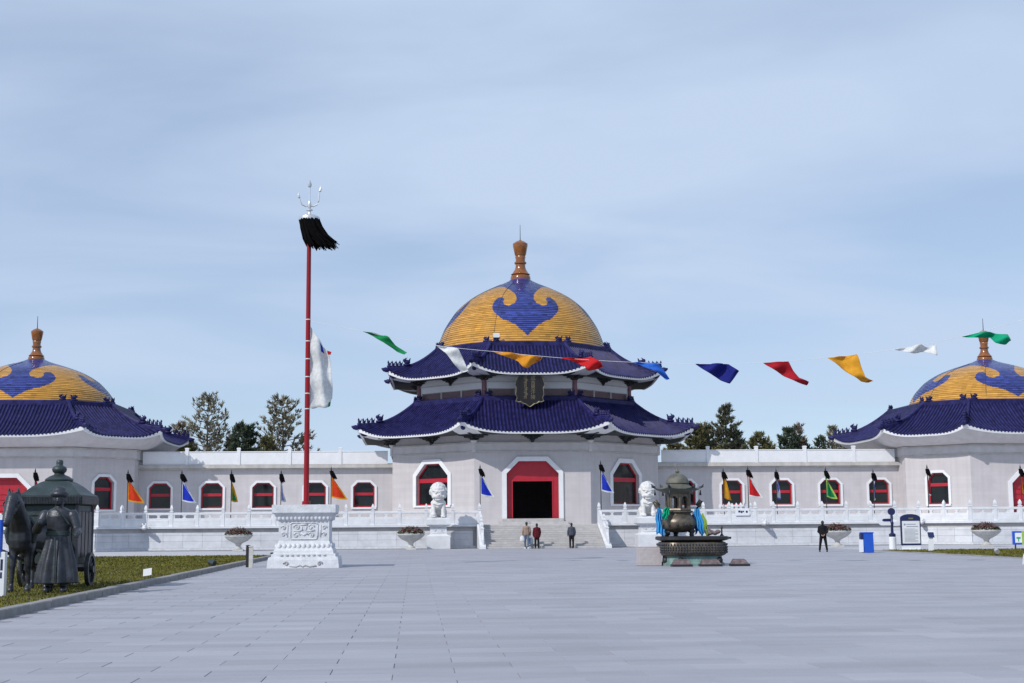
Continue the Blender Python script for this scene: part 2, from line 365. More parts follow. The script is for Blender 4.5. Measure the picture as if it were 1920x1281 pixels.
m = M(); m.prism(offs(poly, 0.16), 0.0, 0.16, True); m.build('plinth', 'marble_old', terr)
# face blocks: two courses, open joints, a carved upper strip
def faceblocks(p, q, skip=None):
    p = Vector(p); q = Vector(q); ln = (q-p).length; d = (q-p)/ln; nrm = Vector((d.y,-d.x)); ang = math.atan2(d.y, d.x)
    n = max(1, round(ln/1.35)); w_ = ln/n
    for row, (z0, z1) in enumerate(((0.165, 0.60), (0.606, 1.0), (1.006, 1.204))):
        me = M().bbox(-w_/2+.006, w_/2-.006, -0.10, 0.0, 0, z1-z0, 0.012).mesh('face_block', 'terrace')
        for i in range(n):
            c = p+d*(w_*(i+0.5)); 
            if skip and skip(c.x): continue
            inst('face_block', me, terr, (c.x, c.y, z0), ang)
for i in (1, 2, 3, 4, 5): 
    faceblocks(poly[i], poly[i+1], (lambda x: abs(x) < 4.3) if i == 3 else (lambda x: abs(x) > 50))
# dragon head water spouts at the corners
def spout():
    m = M(); m.tube([(0,0.1,0),(0,-.25,.02),(0,-.5,.06),(0,-.72,.02)], [.13,.15,.17,.09], 10)
    m.ball((0,-.52,.17), .12,.16,.08); m.tube([(.08,-.45,.2),(.12,-.3,.32),(.1,-.15,.36)], [.05,.035,.01], 6); m.tube([(-.08,-.45,.2),(-.12,-.3,.32),(-.1,-.15,.36)], [.05,.035,.01], 6)
    return m.mesh('water_spout', 'marble', True)
sp = spout()
for x in (-27.4, 27.4, -15.9, 15.9): inst('water_spout', sp, terr, (x, -16.25, TZ-0.10), R(0 if abs(x) < 20 else 20*(-1 if x > 0 else 1)))

# stair
st = thing('stone_stair', (0, -18.2, 0), 'broad grey stone stair climbing to the central red doorway', 'stairs')
NS = 11; rise = TZ/NS; tread = 0.40
for k in range(NS):
    y0 = -16.34-(NS-1-k)*tread
    m = M(); m.bbox(-4.0, 4.0, y0-tread, -16.32, k*rise+0.004, (k+1)*rise, 0.012)
    m.build('step', 'step', st)
for sx in (-1, 1):
    m = M(); x0, x1 = (4.02, 4.42) if sx > 0 else (-4.42, -4.02)
    yb = -16.34-NS*tread-0.25
    pts = [(yb,0),(-16.32,0),(-16.32,TZ+.02),(-16.6,TZ+.02),(yb,.16)]
    m.add([(x0,y,z) for y,z in pts]+[(x1,y,z) for y,z in pts], [(0,1,2,3,4)[::-1],(5,6,7,8,9)]+[(i,(i+1)%5,5+(i+1)%5,5+i) for i in range(5)])
    m.build('cheek_wall', 'marble', st)
    # sloping stair balustrade
    xm = (x0+x1)/2
    m = M(); pts = [(yb+.3,.2),(-16.65,TZ+.04),(-16.65,TZ+.92),(yb+.55,.98),(yb+.3,.6)]
    m.add([(xm-.07,y,z) for y,z in pts]+[(xm+.07,y,z) for y,z in pts], [(0,1,2,3,4)[::-1],(5,6,7,8,9)]+[(i,(i+1)%5,5+(i+1)%5,5+i) for i in range(5)])
    m.build('sloping_panel', 'marble', st)
    for f in (0.12, 0.5):
        yy = yb+.3+f*(-16.6-yb-.3); zz = .2+f*(TZ-.2)
        m = M(); m.square([(.10,0),(.10,1.05),(.13,1.06),(.13,1.1),(.06,1.16),(.085,1.3),(.06,1.42),(.012,1.5)], (xm,yy,zz-.1)); m.build('newel_post', 'marble', st)

# ------------------------------------------------------------------ balustrades
post_me = M().square([(.115,0),(.115,.06),(.10,.08),(.10,1.0),(.125,1.02),(.125,1.06),(.06,1.09),(.09,1.16),(.10,1.27),(.07,1.38),(.015,1.5)]).mesh('post', 'marble')
panel_cache = {}
def panel_me(ln):
    ln = round(ln, 2)
    if ln not in panel_cache:
        h = ln/2-.10; m = M()
        m.bbox(-h,h,-.075,.075,.0,.58,.012)             # solid lower slab
        m.bbox(-h+.1,h-.1,-.092,.092,.10,.46,.012)      # raised field
        m.bbox(-h,h,-.085,.085,.80,.97,.02)             # top rail
        m.bbox(-h,-h+.12,-.06,.06,.575,.805,.004); m.bbox(h-.12,h,-.06,.06,.575,.805,.004)
        # vase shaped support between the two openings
        m.rings([[(x*k,-.06,z),(x*k,.06,z)][::1] + [(-x*k,.06,z),(-x*k,-.06,z)] for z, x, k in ((.575,.16,1),(.62,.09,1),(.69,.055,1),(.75,.10,1),(.805,.2,1))])
        panel_cache[ln] = m.mesh('panel', 'marble')
    return panel_cache[ln]
def balustrade(p, q, n, label, first=True, last=True):
    p = Vector(p); q = Vector(q); d = (q-p)/n; ang = math.atan2(d.y, d.x); c = (p+q)/2
    root = thing('balustrade', (c.x, c.y, TZ), label, 'balustrade', 'balustrades along the terrace edge')
    for i in range(n+1):
        if (i == 0 and not first) or (i == n and not last): continue
        v = p+d*i; inst('post', post_me, root, (v.x, v.y, TZ), ang)
    for i in range(n):
        v = p+d*(i+.5); inst('panel', panel_me(d.length), root, (v.x, v.y, TZ), ang)
for sx, nm in ((-1, 'left'), (1, 'right')):
    o_ = 'red pole' if sx < 0 else 'incense burner'
    balustrade((sx*4.22,-16.0), (sx*15.4,-16.0), 6, f'white carved balustrade between the stair and the {o_}, {nm} of the doorway')
    balustrade((sx*15.4,-16.0), (sx*16.72,-16.0), 1, f'single short white balustrade bay joining two long runs on the {nm}', False, False)
    balustrade((sx*16.72,-16.0), (sx*27.3,-16.0), 6, f'white carved balustrade in front of the {nm} wing windows')
    balustrade((sx*27.3,-16.0), (sx*30.0,-18.7), 2, f'short slanting white balustrade at the bend toward the {nm} hall', False, False)
    balustrade((sx*30.0,-18.7), (sx*48.0,-18.7), 10, f'white carved balustrade in front of the {nm} domed side hall')
    balustrade((sx*15.4,-14.5), (sx*15.4,-4.2), 7, f'white balustrade running back to the {nm} wing wall behind the front run')

# ================================================================== HALL BUILDER
def octc(a, h): return [(-h,-a),(h,-a),(a,-h),(a,h),(h,a),(-h,a),(-a,h),(-a,-h)]
ANG = [R(v) for v in (-90,-45,0,45,90,135,180,-135)]
def facet(cx, cy, a, h, i):
    ap = a if i%2 == 0 else (a+h)/math.sqrt(2); hw = h if i%2 == 0 else (a-h)/math.sqrt(2)
    return frame(cx+ap*math.cos(ANG[i]), cy+ap*math.sin(ANG[i]), ANG[i]), hw
def opoly(ul, ur, zb, zt, c, w_=0, wb=0):
    k = w_*0.414
    return [(ul-w_,zb-wb),(ul-w_,zt-c+k),(ul+c-k,zt+w_),(ur-c+k,zt+w_),(ur+w_,zt-c+k),(ur+w_,zb-wb)]
def pring(m, fr, outer, inner, d0, d1, bottom=True):
    """ring between two opening outlines, from depth d0 (back) to d1 (front)"""
    n = len(outer); vs = [fr(u,d1,z) for u,z in outer]+[fr(u,d1,z) for u,z in inner]+[fr(u,d0,z) for u,z in outer]+[fr(u,d0,z) for u,z in inner]
    fs = []
    for i in range(n if bottom else n-1):
        j = (i+1)%n
        fs += [(i,j,n+j,n+i)[::-1],(2*n+i,2*n+j,j,i)[::-1],(n+i,n+j,3*n+j,3*n+i)[::-1]]
    if not bottom: fs += [(0,n,3*n,2*n),(n-1,2*n-1,4*n-1,3*n-1)[::-1]]
    return m.add(vs, fs)
def wall_with(m, fr, u0, u1, z0, z1, ops, depth=0.45):
    cur = u0; q = lambda pts, f=fr: m.add([f(u,0,z) for u,z in pts], [tuple(range(len(pts)))])
    for (ul,ur,zb,zt,c) in ops:
        q([(cur,z0),(ul,z0),(ul,z1),(cur,z1)])
        if zb > z0+.01: q([(ul,z0),(ur,z0),(ur,zb),(ul,zb)])
        q([(ul,zt-c),(ul+c,zt),(ul+c,z1),(ul,z1)]); q([(ul+c,zt),(ur-c,zt),(ur-c,z1),(ul+c,z1)]); q([(ur-c,zt),(ur,zt-c),(ur,z1),(ur-c,z1)])
        p = opoly(ul,ur,zb,zt,c)
        for i in range(6):
            a, b = p[i], p[(i+1)%6]; m.add([fr(a[0],0,a[1]),fr(b[0],0,b[1]),fr(b[0],-depth,b[1]),fr(a[0],-depth,a[1])], [(0,1,2,3)])
        cur = ur
    q([(cur,z0),(u1,z0),(u1,z1),(cur,z1)])
def window(parent, fr, op, ww, tr, mull=False):
    ul,ur,zb,zt,c = op
    m = M(); pring(m, fr, opoly(*op), opoly(ul,ur,zb,zt,c,-.10,-.10), -.36, -.22); m.fbox(fr, ul+.12, ur-.12, -.34, -.215, tr[0], tr[1])
    if mull: m.fbox(fr, (ul+ur)/2-.035, (ul+ur)/2+.035, -.335, -.25, zb+.12, tr[0]+.01)
    wdw = m.build('window', 'red', parent)
    m = M(); pring(m, fr, opoly(ul,ur,zb,zt,c,ww,.0), opoly(*op), -.05, .09, False); m.build('surround', 'white', wdw)
    m = M(); m.fbox(fr, ul-ww*.8, ur+ww*.8, -.05, .12, zb-.13, zb-.002); m.build('sill', 'white', wdw)
    p = opoly(ul,ur,zb,zt,c,-.10,-.10)
    m = M(); m.add([fr(u,-.29,z) for u,z in ((p[0][0],p[0][1]),(p[5][0],p[5][1]),(p[5][0],tr[0]+.02),(p[0][0],tr[0]+.02))], [(0,1,2,3)]); m.build('pane', 'glass', wdw)
    m = M(); m.add([fr(u,-.29,z) for u,z in [(p[0][0],tr[1]-.02),(p[5][0],tr[1]-.02)]+p[4:0:-1]], [tuple(range(6))]); m.build('pane', 'glass', wdw)
    return wdw

fig_me = None
def figure_mesh():
    m = M(); m.ball((0,0,.12), .10,.15,.13, 8, 6); m.ball((0,-.08,.28), .075,.085,.09, 8, 6); m.caps((0,.10,.15),(0,.17,.34),.05,.02,6); m.box(-.1,.1,-.16,.16,-.08,.03); m.caps((.04,-.09,.34),(.05,-.07,.42),.03,.01,6); m.caps((-.04,-.09,.34),(-.05,-.07,.42),.03,.01,6)
    return m.mesh('ridge_figure', 'roof', True)
def beast_mesh():
    m = M(); m.ball((0,0,.2), .17,.27,.2, 10, 6); m.ball((0,-.2,.33), .14,.17,.15, 10, 6); m.caps((0,.15,.25),(0,.26,.5),.10,.04,8); m.box(-.18,.18,-.28,.25,-.1,.06); m.caps((.08,-.18,.4),(.13,-.05,.55),.05,.02,6); m.caps((-.08,-.18,.4),(-.13,-.05,.55),.05,.02,6)
    return m.mesh('ridge_beast', 'roof', True)
def head_mesh():
    m = M(); m.tube([(0,.15,0),(0,-.1,.0),(0,-.32,.03),(0,-.5,.10)], [.15,.19,.16,.05], 8); m.ball((0,-.16,.15), .10,.14,.07, 8, 6)
    return m.mesh('corner_head', 'roof', True)
FIG, BEAST, HEAD = figure_mesh(), beast_mesh(), head_mesh()

def roof(hall, cx, cy, top, eave, lift, outw, wall, dark=True, name='roof'):
    """top, eave = (a, h, z); wall = (a, h, z) where the soffit meets the wall"""
    Q, E, W = octc(*top[:2]), octc(*eave[:2]), octc(*wall[:2]); zt, ze = top[2], eave[2]
    def P(i, s, t):
        q0, q1, e0, e1 = Vector(Q[i]), Vector(Q[(i+1)%8]), Vector(E[i]), Vector(E[(i+1)%8])
        a, b = q0.lerp(e0, t), q1.lerp(e1, t); p = a.lerp(b, (s+1)/2)
        w_ = min(1, abs(s))**4.0 * t**2.4
        k = e0 if s < 0 else e1; p = p + k.normalized()*outw*w_
        return Vector((cx+p.x, cy+p.y, zt+(ze-zt)*(1.38*t-.38*t*t)+lift*w_))
    rs = [P(i,-1,t) for i in range(8) for t in (0,1)]
    # the roof's own mesh: the pan tile surface of all eight slopes
    m = M()
    for i in range(8): m.grid(lambda u, v, i=i: P(i, 2*u-1, v), 22, 8)
    rf = m.build(name, 'roof_pan', hall, smooth=True, auto=50)
    for i in range(8):
        hw0 = (Vector(Q[i])-Vector(Q[(i+1)%8])).length/2; hw1 = (Vector(E[i])-Vector(E[(i+1)%8])).length/2
        tv = (Vector(E[(i+1)%8])-Vector(E[i])).normalized(); nv = Vector((tv.y,-tv.x)); T = Vector((tv.x,tv.y,0))
        m = M(); n = int(hw1/.27)
        for k in range(-n, n+1):
            u = k*.27
            if abs(u) > hw1-.12: continue
            t0 = 0 if abs(u) <= hw0 else (abs(u)-hw0)/(hw1-hw0)
            rings = []
            steps = 9
            for j in range(steps+1):
                t = t0+(1-t0)*j/steps; hw = hw0+(hw1-hw0)*t; p = P(i, max(-1,min(1,u/hw)), t)
                jz = .012*((j*7+k*3)%3-1)
                rings.append([p-T*.085, p-T*.055+Vector((0,0,.075+jz)), p+Vector((0,0,.10+jz)), p+T*.055+Vector((0,0,.075+jz)), p+T*.085])
            m.rings(rings, False, False, False)
            p = P(i, u/hw1, 1); nn = Vector((nv.x,nv.y,0))
            c = [p+nn*.03+T*(.085*math.cos(R(a)))+Vector((0,0,.02+.085*math.sin(R(a)))) for a in range(0,360,45)]
            m.add(c, [tuple(range(8))])
        m.build('tile_ribs', 'roof', rf, smooth=True, kind='stuff', auto=40)
    # white eave edge
    m = M()
    for i in range(8):
        ns = 28; rings = []
        for j in range(ns+1):
            s = -1+2*j/ns; p = P(i, s, 1); q = P(i, s, .955)
            c = Vector((p.x-cx, p.y-cy, 0)).normalized()
            th = .17+.16*abs(s)**6
            rings.append([p+c*.015+Vector((0,0,-.01)), p-c*.02+Vector((0,0,-th)), q+Vector((0,0,-th-.05)), q+Vector((0,0,-.03))])
        m.rings(rings, True)
    m.build('eave_edge', 'white', rf, smooth=False)
    # soffit: plaster fans at the corners, dark timber between
    def SF(i, s, t):
        q = P(i, s, .958)+Vector((0,0,-.21)); a, b = Vector(W[i]), Vector(W[(i+1)%8]); p = a.lerp(b, (s+1)/2)
        x = q.lerp(Vector((cx+p.x, cy+p.y, wall[2])), t); x.z += -.22*math.sin(math.pi*t)*(1 if not dark else abs(s)**3); return x
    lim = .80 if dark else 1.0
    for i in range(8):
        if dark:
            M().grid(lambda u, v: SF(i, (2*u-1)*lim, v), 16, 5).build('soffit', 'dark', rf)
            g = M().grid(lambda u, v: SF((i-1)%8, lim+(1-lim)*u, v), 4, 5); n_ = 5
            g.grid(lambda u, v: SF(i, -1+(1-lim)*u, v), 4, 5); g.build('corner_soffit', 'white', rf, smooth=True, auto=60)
        else: M().grid(lambda u, v: SF(i, 2*u-1, v), 24, 7).build('soffit', 'wall_trim', rf, smooth=True)
    # hip ridges, top ridge, beasts
    for i in range(8):
        pts = [P(i,-1,t/10) for t in range(11)]
        c = Vector((Q[i][0], Q[i][1], 0)).normalized(); T = Vector((-c.y, c.x, 0)); rings = []
        for p in pts: rings.append([p-T*.14+Vector((0,0,-.05)), p-T*.13+Vector((0,0,.2)), p-T*.07+Vector((0,0,.3)), p+T*.07+Vector((0,0,.3)), p+T*.13+Vector((0,0,.2)), p+T*.14+Vector((0,0,-.05))])
        m = M(); m.rings(rings); m.build('hip_ridge', 'roof', rf)
        a = Q[i]; b = Q[(i+1)%8]; A = Vector((cx+a[0], cy+a[1], zt)); B = Vector((cx+b[0], cy+b[1], zt))
        d = (B-A).normalized(); nn = Vector((d.y,-d.x,0)); m = M()
        m.rings([[x+nn*.2+Vector((0,0,-.15)), x+nn*.2+Vector((0,0,.16)), x+nn*.10+Vector((0,0,.24)), x-nn*.1+Vector((0,0,.24)), x-nn*.1+Vector((0,0,-.15))] for x in (A, B)])
        m.build('top_ridge', 'roof', rf)
        ang = math.atan2(c.y, c.x)+R(90)
        if i in (0,1,2,7,3,6):
            for t in (.97,.90,.83,.76):
                p = P(i,-1,t); inst('ridge_figure', FIG, rf, p+Vector((0,0,.33)), ang, (1,1,1.0))
            p = P(i,-1,.64); inst('ridge_beast', BEAST, rf, p+Vector((0,0,.33)), ang)
            p = P(i,-1,1.0); inst('corner_head', HEAD, rf, p+Vector((0,0,-.02)), ang)
            if dark: inst('corner_head', HEAD, rf, p.lerp(SF(i,-1,1), .22)+Vector((0,0,-.35)), ang, (.8,.8,.8))
            p = P(i,-1,.0)
            for s2 in (-1, 1): 
                dd = (Vector(Q[(i+s2)%8])-Vector(Q[i])).normalized(); inst('ridge_beast', BEAST, rf, p+Vector((dd.x*.42,dd.y*.42,.28)), math.atan2(dd.y,dd.x)+R(90), (.9,.9,.72))
    return rf

# dome: glazed tile courses with a cobalt cloud motif on four sides
def smooth_prof(tab, t):
    for k in range(len(tab)-1):
        if tab[k][0] <= t <= tab[k+1][0]:
            p0 = tab[max(k-1,0)]; p1 = tab[k]; p2 = tab[k+1]; p3 = tab[min(k+2,len(tab)-1)]
            f = (t-p1[0])/(p2[0]-p1[0]); m1 = (p2[1]-p0[1])/(p2[0]-p0[0])*(p2[0]-p1[0]); m2 = (p3[1]-p1[1])/(p3[0]-p1[0])*(p2[0]-p1[0])
            return (2*f**3-3*f*f+1)*p1[1]+(f**3-2*f*f+f)*m1+(-2*f**3+3*f*f)*p2[1]+(f**3-f*f)*m2
    return tab[-1][1]
# unit dome: z 0..1 over the visible height, base radius 1 (continues below zero behind the ridge)
DP = [(-.18,1.035),(0,1.0),(.21,.935),(.34,.873),(.47,.80),(.56,.73),(.645,.65),(.72,.56),(.79,.455),(.86,.335),(.92,.225),(.97,.145),(1.0,.115)]
def motif(scx, scz):
    raw = [(0, 0.97), (0.45, 0.97), (0.33, 0.865), (0.228, 0.81), (0.156, 0.721), (0.11, 0.644), (0.1, 0.553), (0.127, 0.489), (0.199, 0.44), (0.242, 0.458), (0.262, 0.514), (0.242, 0.561), (0.264, 0.594), (0.304, 0.602), (0.354, 0.54), (0.391, 0.457), (0.383, 0.373), (0.34, 0.298), (0.282, 0.224), (0.217, 0.192), (0.137, 0.132), (0.094, 0.074), (0.036, 0.017), (0.0, -0.039)]
    P_ = [(x*scx, (t-.9)*scz+.9) for x, t in raw]
    return P_
def inside(poly, x, y):
    c = False; j = len(poly)-1
    for i in range(len(poly)):
        xi, yi = poly[i]; xj, yj = poly[j]
        if (yi > y) != (yj > y) and x < (xj-xi)*(y-yi)/(yj-yi)+xi: c = not c
        j = i
    return c
def dome_mesh(Rr, H, rows, scx, scz):
    mo = motif(scx, scz)
    # equal arc length courses
    ts = [-.18+1.18*k/400 for k in range(401)]; ar = [0]
    for k in range(400): ar.append(ar[-1]+math.hypot((smooth_prof(DP,ts[k+1])-smooth_prof(DP,ts[k]))*Rr, (ts[k+1]-ts[k])*H))
    def at(s):
        for k in range(400):
            if ar[k+1] >= s: f = (s-ar[k])/(ar[k+1]-ar[k]); return ts[k]+(ts[k+1]-ts[k])*f
        return 1.0
    NA = 480; SUB = 3; v = []; f = []; mi = []
    cs = [(math.cos(2*math.pi*i/NA), math.sin(2*math.pi*i/NA), 2*math.pi*i/NA) for i in range(NA)]
    for r_ in range(rows):
        base = len(v)
        for q in range(SUB+1):
            t = at(ar[-1]*(r_+q/SUB)/rows); rr = smooth_prof(DP, t)*Rr+.05*(1-q/SUB); z = t*H-.012*(1-q/SUB)
            v += [(rr*c, rr*s_, z) for c, s_, _ in cs]
        for q in range(SUB):
            t = at(ar[-1]*(r_+(q+.5)/SUB)/rows); rn = smooth_prof(DP, t)
            for i in range(NA):
                j = (i+1)%NA; a = 2*math.pi*(i+.5)/NA; az = (a+math.pi/4)%(math.pi/2)-math.pi/4
                x = abs(rn*math.sin(az)); blue = t > .95 or inside(mo, x, t)
                f.append((base+q*NA+i, base+q*NA+j, base+(q+1)*NA+j, base+(q+1)*NA+i)); mi.append(1 if blue else 0)
    me = bpy.data.meshes.new('dome'); me.from_pydata(v, [], f); me.materials.append(K['dome_y']); me.materials.append(K['dome_b'])
    me.polygons.foreach_set('material_index', mi); me.polygons.foreach_set('use_smooth', [True]*len(f)); me.update()
    rnd = random.Random(11); at_ = me.attributes.new('tile', 'FLOAT', 'FACE'); vals = []
    for r_ in range(rows):
        off = rnd.randint(0, 4); band = rnd.uniform(-.12, .12); tl = [max(0, min(1, .5+band+rnd.gauss(0, .17))) for _ in range(NA//5+2)]
        for q in range(SUB): vals += [tl[(i+off)//5] for i in range(NA)]
    at_.data.foreach_set('value', vals)
    return me
def dome(hall, cx, cy, z0, Rr, H, rows, scx, scz, fs, name='dome'):
    me = dome_mesh(Rr, H, rows, scx, scz); d = bpy.data.objects.new('dome', me); COL.objects.link(d); d.parent = hall; d.location = Vector((cx,cy,z0))-worldloc(hall)
    for k in range(8):
        a = R(45*k+ (0 if k%2 else 0)+22.5)
        if k not in (4,5): continue
        m = M(); m.tube([(cx+(smooth_prof(DP,t)*Rr+.02)*math.cos(a), cy+(smooth_prof(DP,t)*Rr+.02)*math.sin(a), z0+t*H) for t in [x/24*.9 for x in range(25)]], .025, 5); m.build('seam', 'dark', d)
    zt = z0+H
    prof = [(.82,-.12),(.84,.10),(.80,.28),(.70,.34),(.80,.42),(.66,.55),(.47,.85),(.41,1.05),(.40,1.28),(.50,1.34),(.50,1.46),(.40,1.52),(.39,1.7),(.44,1.9),(.40,1.98),(.47,2.1),(.56,2.55),(.62,2.85),(.62,3.03),(.52,3.1),(.40,3.2),(.15,3.3),(.07,3.36)]
    m = M(); m.lathe([(r*fs, z*fs) for r, z in prof], 28, (cx,cy,zt)); fin = m.build('finial', 'finial', d, smooth=True, auto=50)
    m = M(); m.tube([(cx,cy,zt+3.3*fs),(cx,cy,zt+3.3*fs+1.35*fs)], [.035,.018], 6); m.build('lightning_rod', 'iron', fin)
    return d

def bracket(mm, fr, u, z, k, d0=0.0):
    """stepped bracket cluster: arms growing outward and upward"""
    for j in range(4):
        w_ = (.22+.24*j)*k; o = (.16+.2*j)*k; zz = z+.12*j*k**.5
        mm.fbox(fr, u-w_, u+w_, d0, d0+o, zz, zz+.085*k**.5); mm.fbox(fr, u-.07*k, u+.07*k, d0, d0+o+.16*k, zz-.03, zz+.06)
        for s in (-1, 1): mm.fbox(fr, u+s*w_-.07*k, u+s*w_+.07*k, d0+o-.16*k, d0+o+.02, zz+.085*k**.5, zz+.12*k**.5)
    mm.fbox(fr, u-.13*k, u+.13*k, d0, d0+.2*k, z-.16, z)

# ================================================================== MAIN HALL
mh = thing('main_hall', (0, 0, TZ), 'large central octagonal hall with double blue roof and golden dome', 'hall')
A, Hh = 10.5, 4.35
DOOR = (-1.95, 1.95, 2.05, 6.3, .92); WIN = (-1.68, 1.68, 3.1, 6.25, .92)
m = M()
for i in range(8):
    fr, hw = facet(0, 0, A, Hh, i)
    ops = [DOOR] if i == 0 else [WIN] if i in (1, 7) else []
    wall_with(m, fr, -hw, hw, TZ, 8.5, ops, .5)
m.build('wall', 'wall', mh)
m = M(); m.prism(octc(A-.02, Hh-.01), 1.64, 1.7); m.build('floor', 'cap', mh)
# base course, frieze, thin string courses
m = M()
for i in range(8):
    fr, hw = facet(0, 0, A, Hh, i)
    m.fbox(fr, -hw-.03, hw+.03, -.1, .07, 7.08, 7.62)
m.build('frieze', 'wall_trim', mh)
m = M()
for i in range(8):
    fr, hw = facet(0, 0, A, Hh, i); m.fbox(fr, -hw-.06, hw+.06, -.1, .14, 7.62, 7.74); m.fbox(fr, -hw-.05, hw+.05, -.1, .11, 6.98, 7.08)
m.build('string_course', 'cornice', mh)
for x, y in octc(A+.02, Hh+.01):
    if y > 0: continue
    m = M(); m.lathe([(.15,7.0),(.17,7.05),(.17,7.7),(.26,7.78),(.26,7.86)], 12, (x,y,0)); m.build('column_head', 'wall_trim', mh)
for i in (7, 1):
    fr, hw = facet(0, 0, A, Hh, i); window(mh, fr, WIN, .34, (4.82, 5.14))
# doorway
fr, hw = facet(0, 0, A, Hh, 0)
m = M(); ul, ur, zb, zt, c = DOOR
pring(m, fr, opoly(*DOOR), [(-1.5,2.05),(-1.5,4.83),(-1.49,4.83),(1.49,4.83),(1.5,4.83),(1.5,2.05)], -.45, -.28, False)
dw = m.build('doorway', 'red', mh)
m = M(); pring(m, fr, opoly(ul,ur,zb,zt,c,.33,.0), opoly(*DOOR), -.06, .12, False); m.build('surround', 'white', dw)
m = M(); pring(m, fr, [(-1.56,2.05),(-1.56,4.9),(-1.55,4.92),(1.55,4.92),(1.56,4.9),(1.56,2.05)], [(-1.47,2.05),(-1.47,4.8),(-1.46,4.81),(1.46,4.81),(1.47,4.8),(1.47,2.05)], -.3, -.24, False); m.build('lintel', 'red', dw)
m = M(); m.fbox(fr, -2.6, 2.6, -.6, .55, TZ+.005, 1.84); m.fbox(fr, -2.28, 2.28, -.6, .25, 1.845, 2.05); m.build('threshold', 'step', dw)
# brackets under the lower eave
for i in (0, 1, 2, 6, 7):
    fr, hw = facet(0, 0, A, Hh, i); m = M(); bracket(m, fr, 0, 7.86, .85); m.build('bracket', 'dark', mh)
for j, (x, y) in enumerate(octc(A, Hh)):
    if y > 0: continue
    a = math.atan2(y, x); m = M(); f2 = frame(x, y, a); bracket(m, f2, 0, 7.9, 1.5, -.2); m.build('corner_bracket', 'dark', mh)
roof(mh, 0, 0, (8.72, 3.61, 11.12), (12.85, 5.32, 8.36), .82, .38, (10.5, 4.35, 8.3), True, 'lower_roof')
# upper storey
A2, H2 = 8.4, 3.48
m = M()
for i in range(8):
    fr, hw = facet(0, 0, A2, H2, i); m.fbox(fr, -hw, hw, -.3, 0, 11.95, 13.2); m.fbox(fr, -hw, hw, -.3, .05, 10.9, 11.28); m.fbox(fr, -hw, hw, -.3, -.14, 11.28, 11.95)
m.build('upper_wall', 'white', mh)
for i in (0, 1, 2, 6, 7):
    fr, hw = facet(0, 0, A2, H2, i); m = M(); n = 3
    for b in range(n):
        u0 = -hw+.25+b*(2*hw-.5)/n; u1 = u0+(2*hw-.5)/n
        for z in [11.3+.07*k for k in range(9)]: m.fbox(fr, u0+.06, u1-.06, -.13, -.03, z, z+.035)
    lv = m.build('louvre', 'mauve', mh)
    m = M()
    for b in range(n+1): u0 = -hw+.25+b*(2*hw-.5)/n; m.fbox(fr, u0-.035, u0+.035, -.13, .02, 11.28, 11.95)
    m.build('louvre_post', 'white', lv)
    m = M(); m.fbox(fr, -hw+.1, hw-.1, -.05, .06, 12.42, 12.5); m.build('lintel_band', 'wall_trim', mh)
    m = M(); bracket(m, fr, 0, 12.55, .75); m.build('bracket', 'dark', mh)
for x, y in octc(A2, H2):
    if y > 0: continue
    m = M(); m.lathe([(.19,10.9),(.19,12.6)], 12, (x,y,0)); m.build('column', 'mauve', mh, smooth=True, auto=40)
    a = math.atan2(y, x); m = M(); bracket(m, frame(x, y, a), 0, 12.6, 1.3, -.2); m.build('corner_bracket', 'dark', mh)
roof(mh, 0, 0, (6.95, 2.88, 15.55), (10.55, 4.37, 12.95), .85, .40, (8.4, 3.48, 12.95), True, 'upper_roof')
m = M(); m.lathe([(6.85,15.2),(6.8,15.6),(6.6,15.65)], 48); m.build('drum', 'dome_y', mh, smooth=True, auto=40)
dome(mh, 0, 0, 16.45, 6.74, 5.4, 50, 1.0, 1.0, 1.0)
# flood lamp standing on the upper roof
fl = thing('flood_lamp', (-2.45, -7.05, 15.82), 'small white flood lamp standing on the ridge before the big dome', 'lamp')
m = M(); m.bbox(-2.7,-2.2,-7.2,-6.95,16.02,16.38,.03); m.build('housing', 'white', fl); m = M(); m.box(-2.5,-2.4,-7.1,-7.0,15.78,16.03); m.build('bracket', 'iron', fl)

# name board under the upper eave
nb = thing('name_board', (0, -10.2, 10.35), 'tall black name board with gilt frame hanging over the lower blue roof', 'sign')
tilt = Matrix.Rotation(R(7), 4, 'X')
def nbp(x, y, z): v = tilt @ Vector((x, y, z-10.35)); return (v.x-.12, v.y-9.95, v.z+10.42)
def nbox(m, x0,x1,y0,y1,z0,z1):
    m.add([nbp(x,y,z) for z in (z0,z1) for x,y in ((x0,y0),(x1,y0),(x1,y1),(x0,y1))], [(3,2,1,0),(4,5,6,7),(0,1,5,4),(1,2,6,5),(2,3,7,6),(3,0,4,7)])
m = M(); pl = [(-.82,10.75),(.82,10.75),(.78,11.4),(.82,12.1),(.72,12.85),(-.72,12.85),(-.82,12.1),(-.78,11.4)]
n = len(pl); m.add([nbp(x,-.05,z) for x,z in pl]+[nbp(x,.08,z) for x,z in pl], [tuple(range(n)),tuple(range(n,2*n))[::-1]]+[((i+1)%n,i,n+i,n+(i+1)%n) for i in range(n)])
bd = m.build('board', 'black', nb)
m = M()
for s in (-1, 1):
    sh = [(.72,12.85),(.95,12.5),(1.12,12.0),(.98,11.75),(1.05,11.3),(.95,11.0),(1.06,10.75),(.88,10.62),(.82,11.0),(.78,11.4),(.82,12.1)]
    k = len(sh); a = [nbp(s*x,-.09,z) for x,z in sh]; b = [nbp(s*x,.04,z) for x,z in sh]
    m.add(a+b, [tuple(range(k)) if s > 0 else tuple(range(k))[::-1], tuple(range(k,2*k))[::-1]]+[((i+1)%k,i,k+i,k+(i+1)%k) for i in range(k)])
m.build('carved_wing', 'black', nb)
m = M()
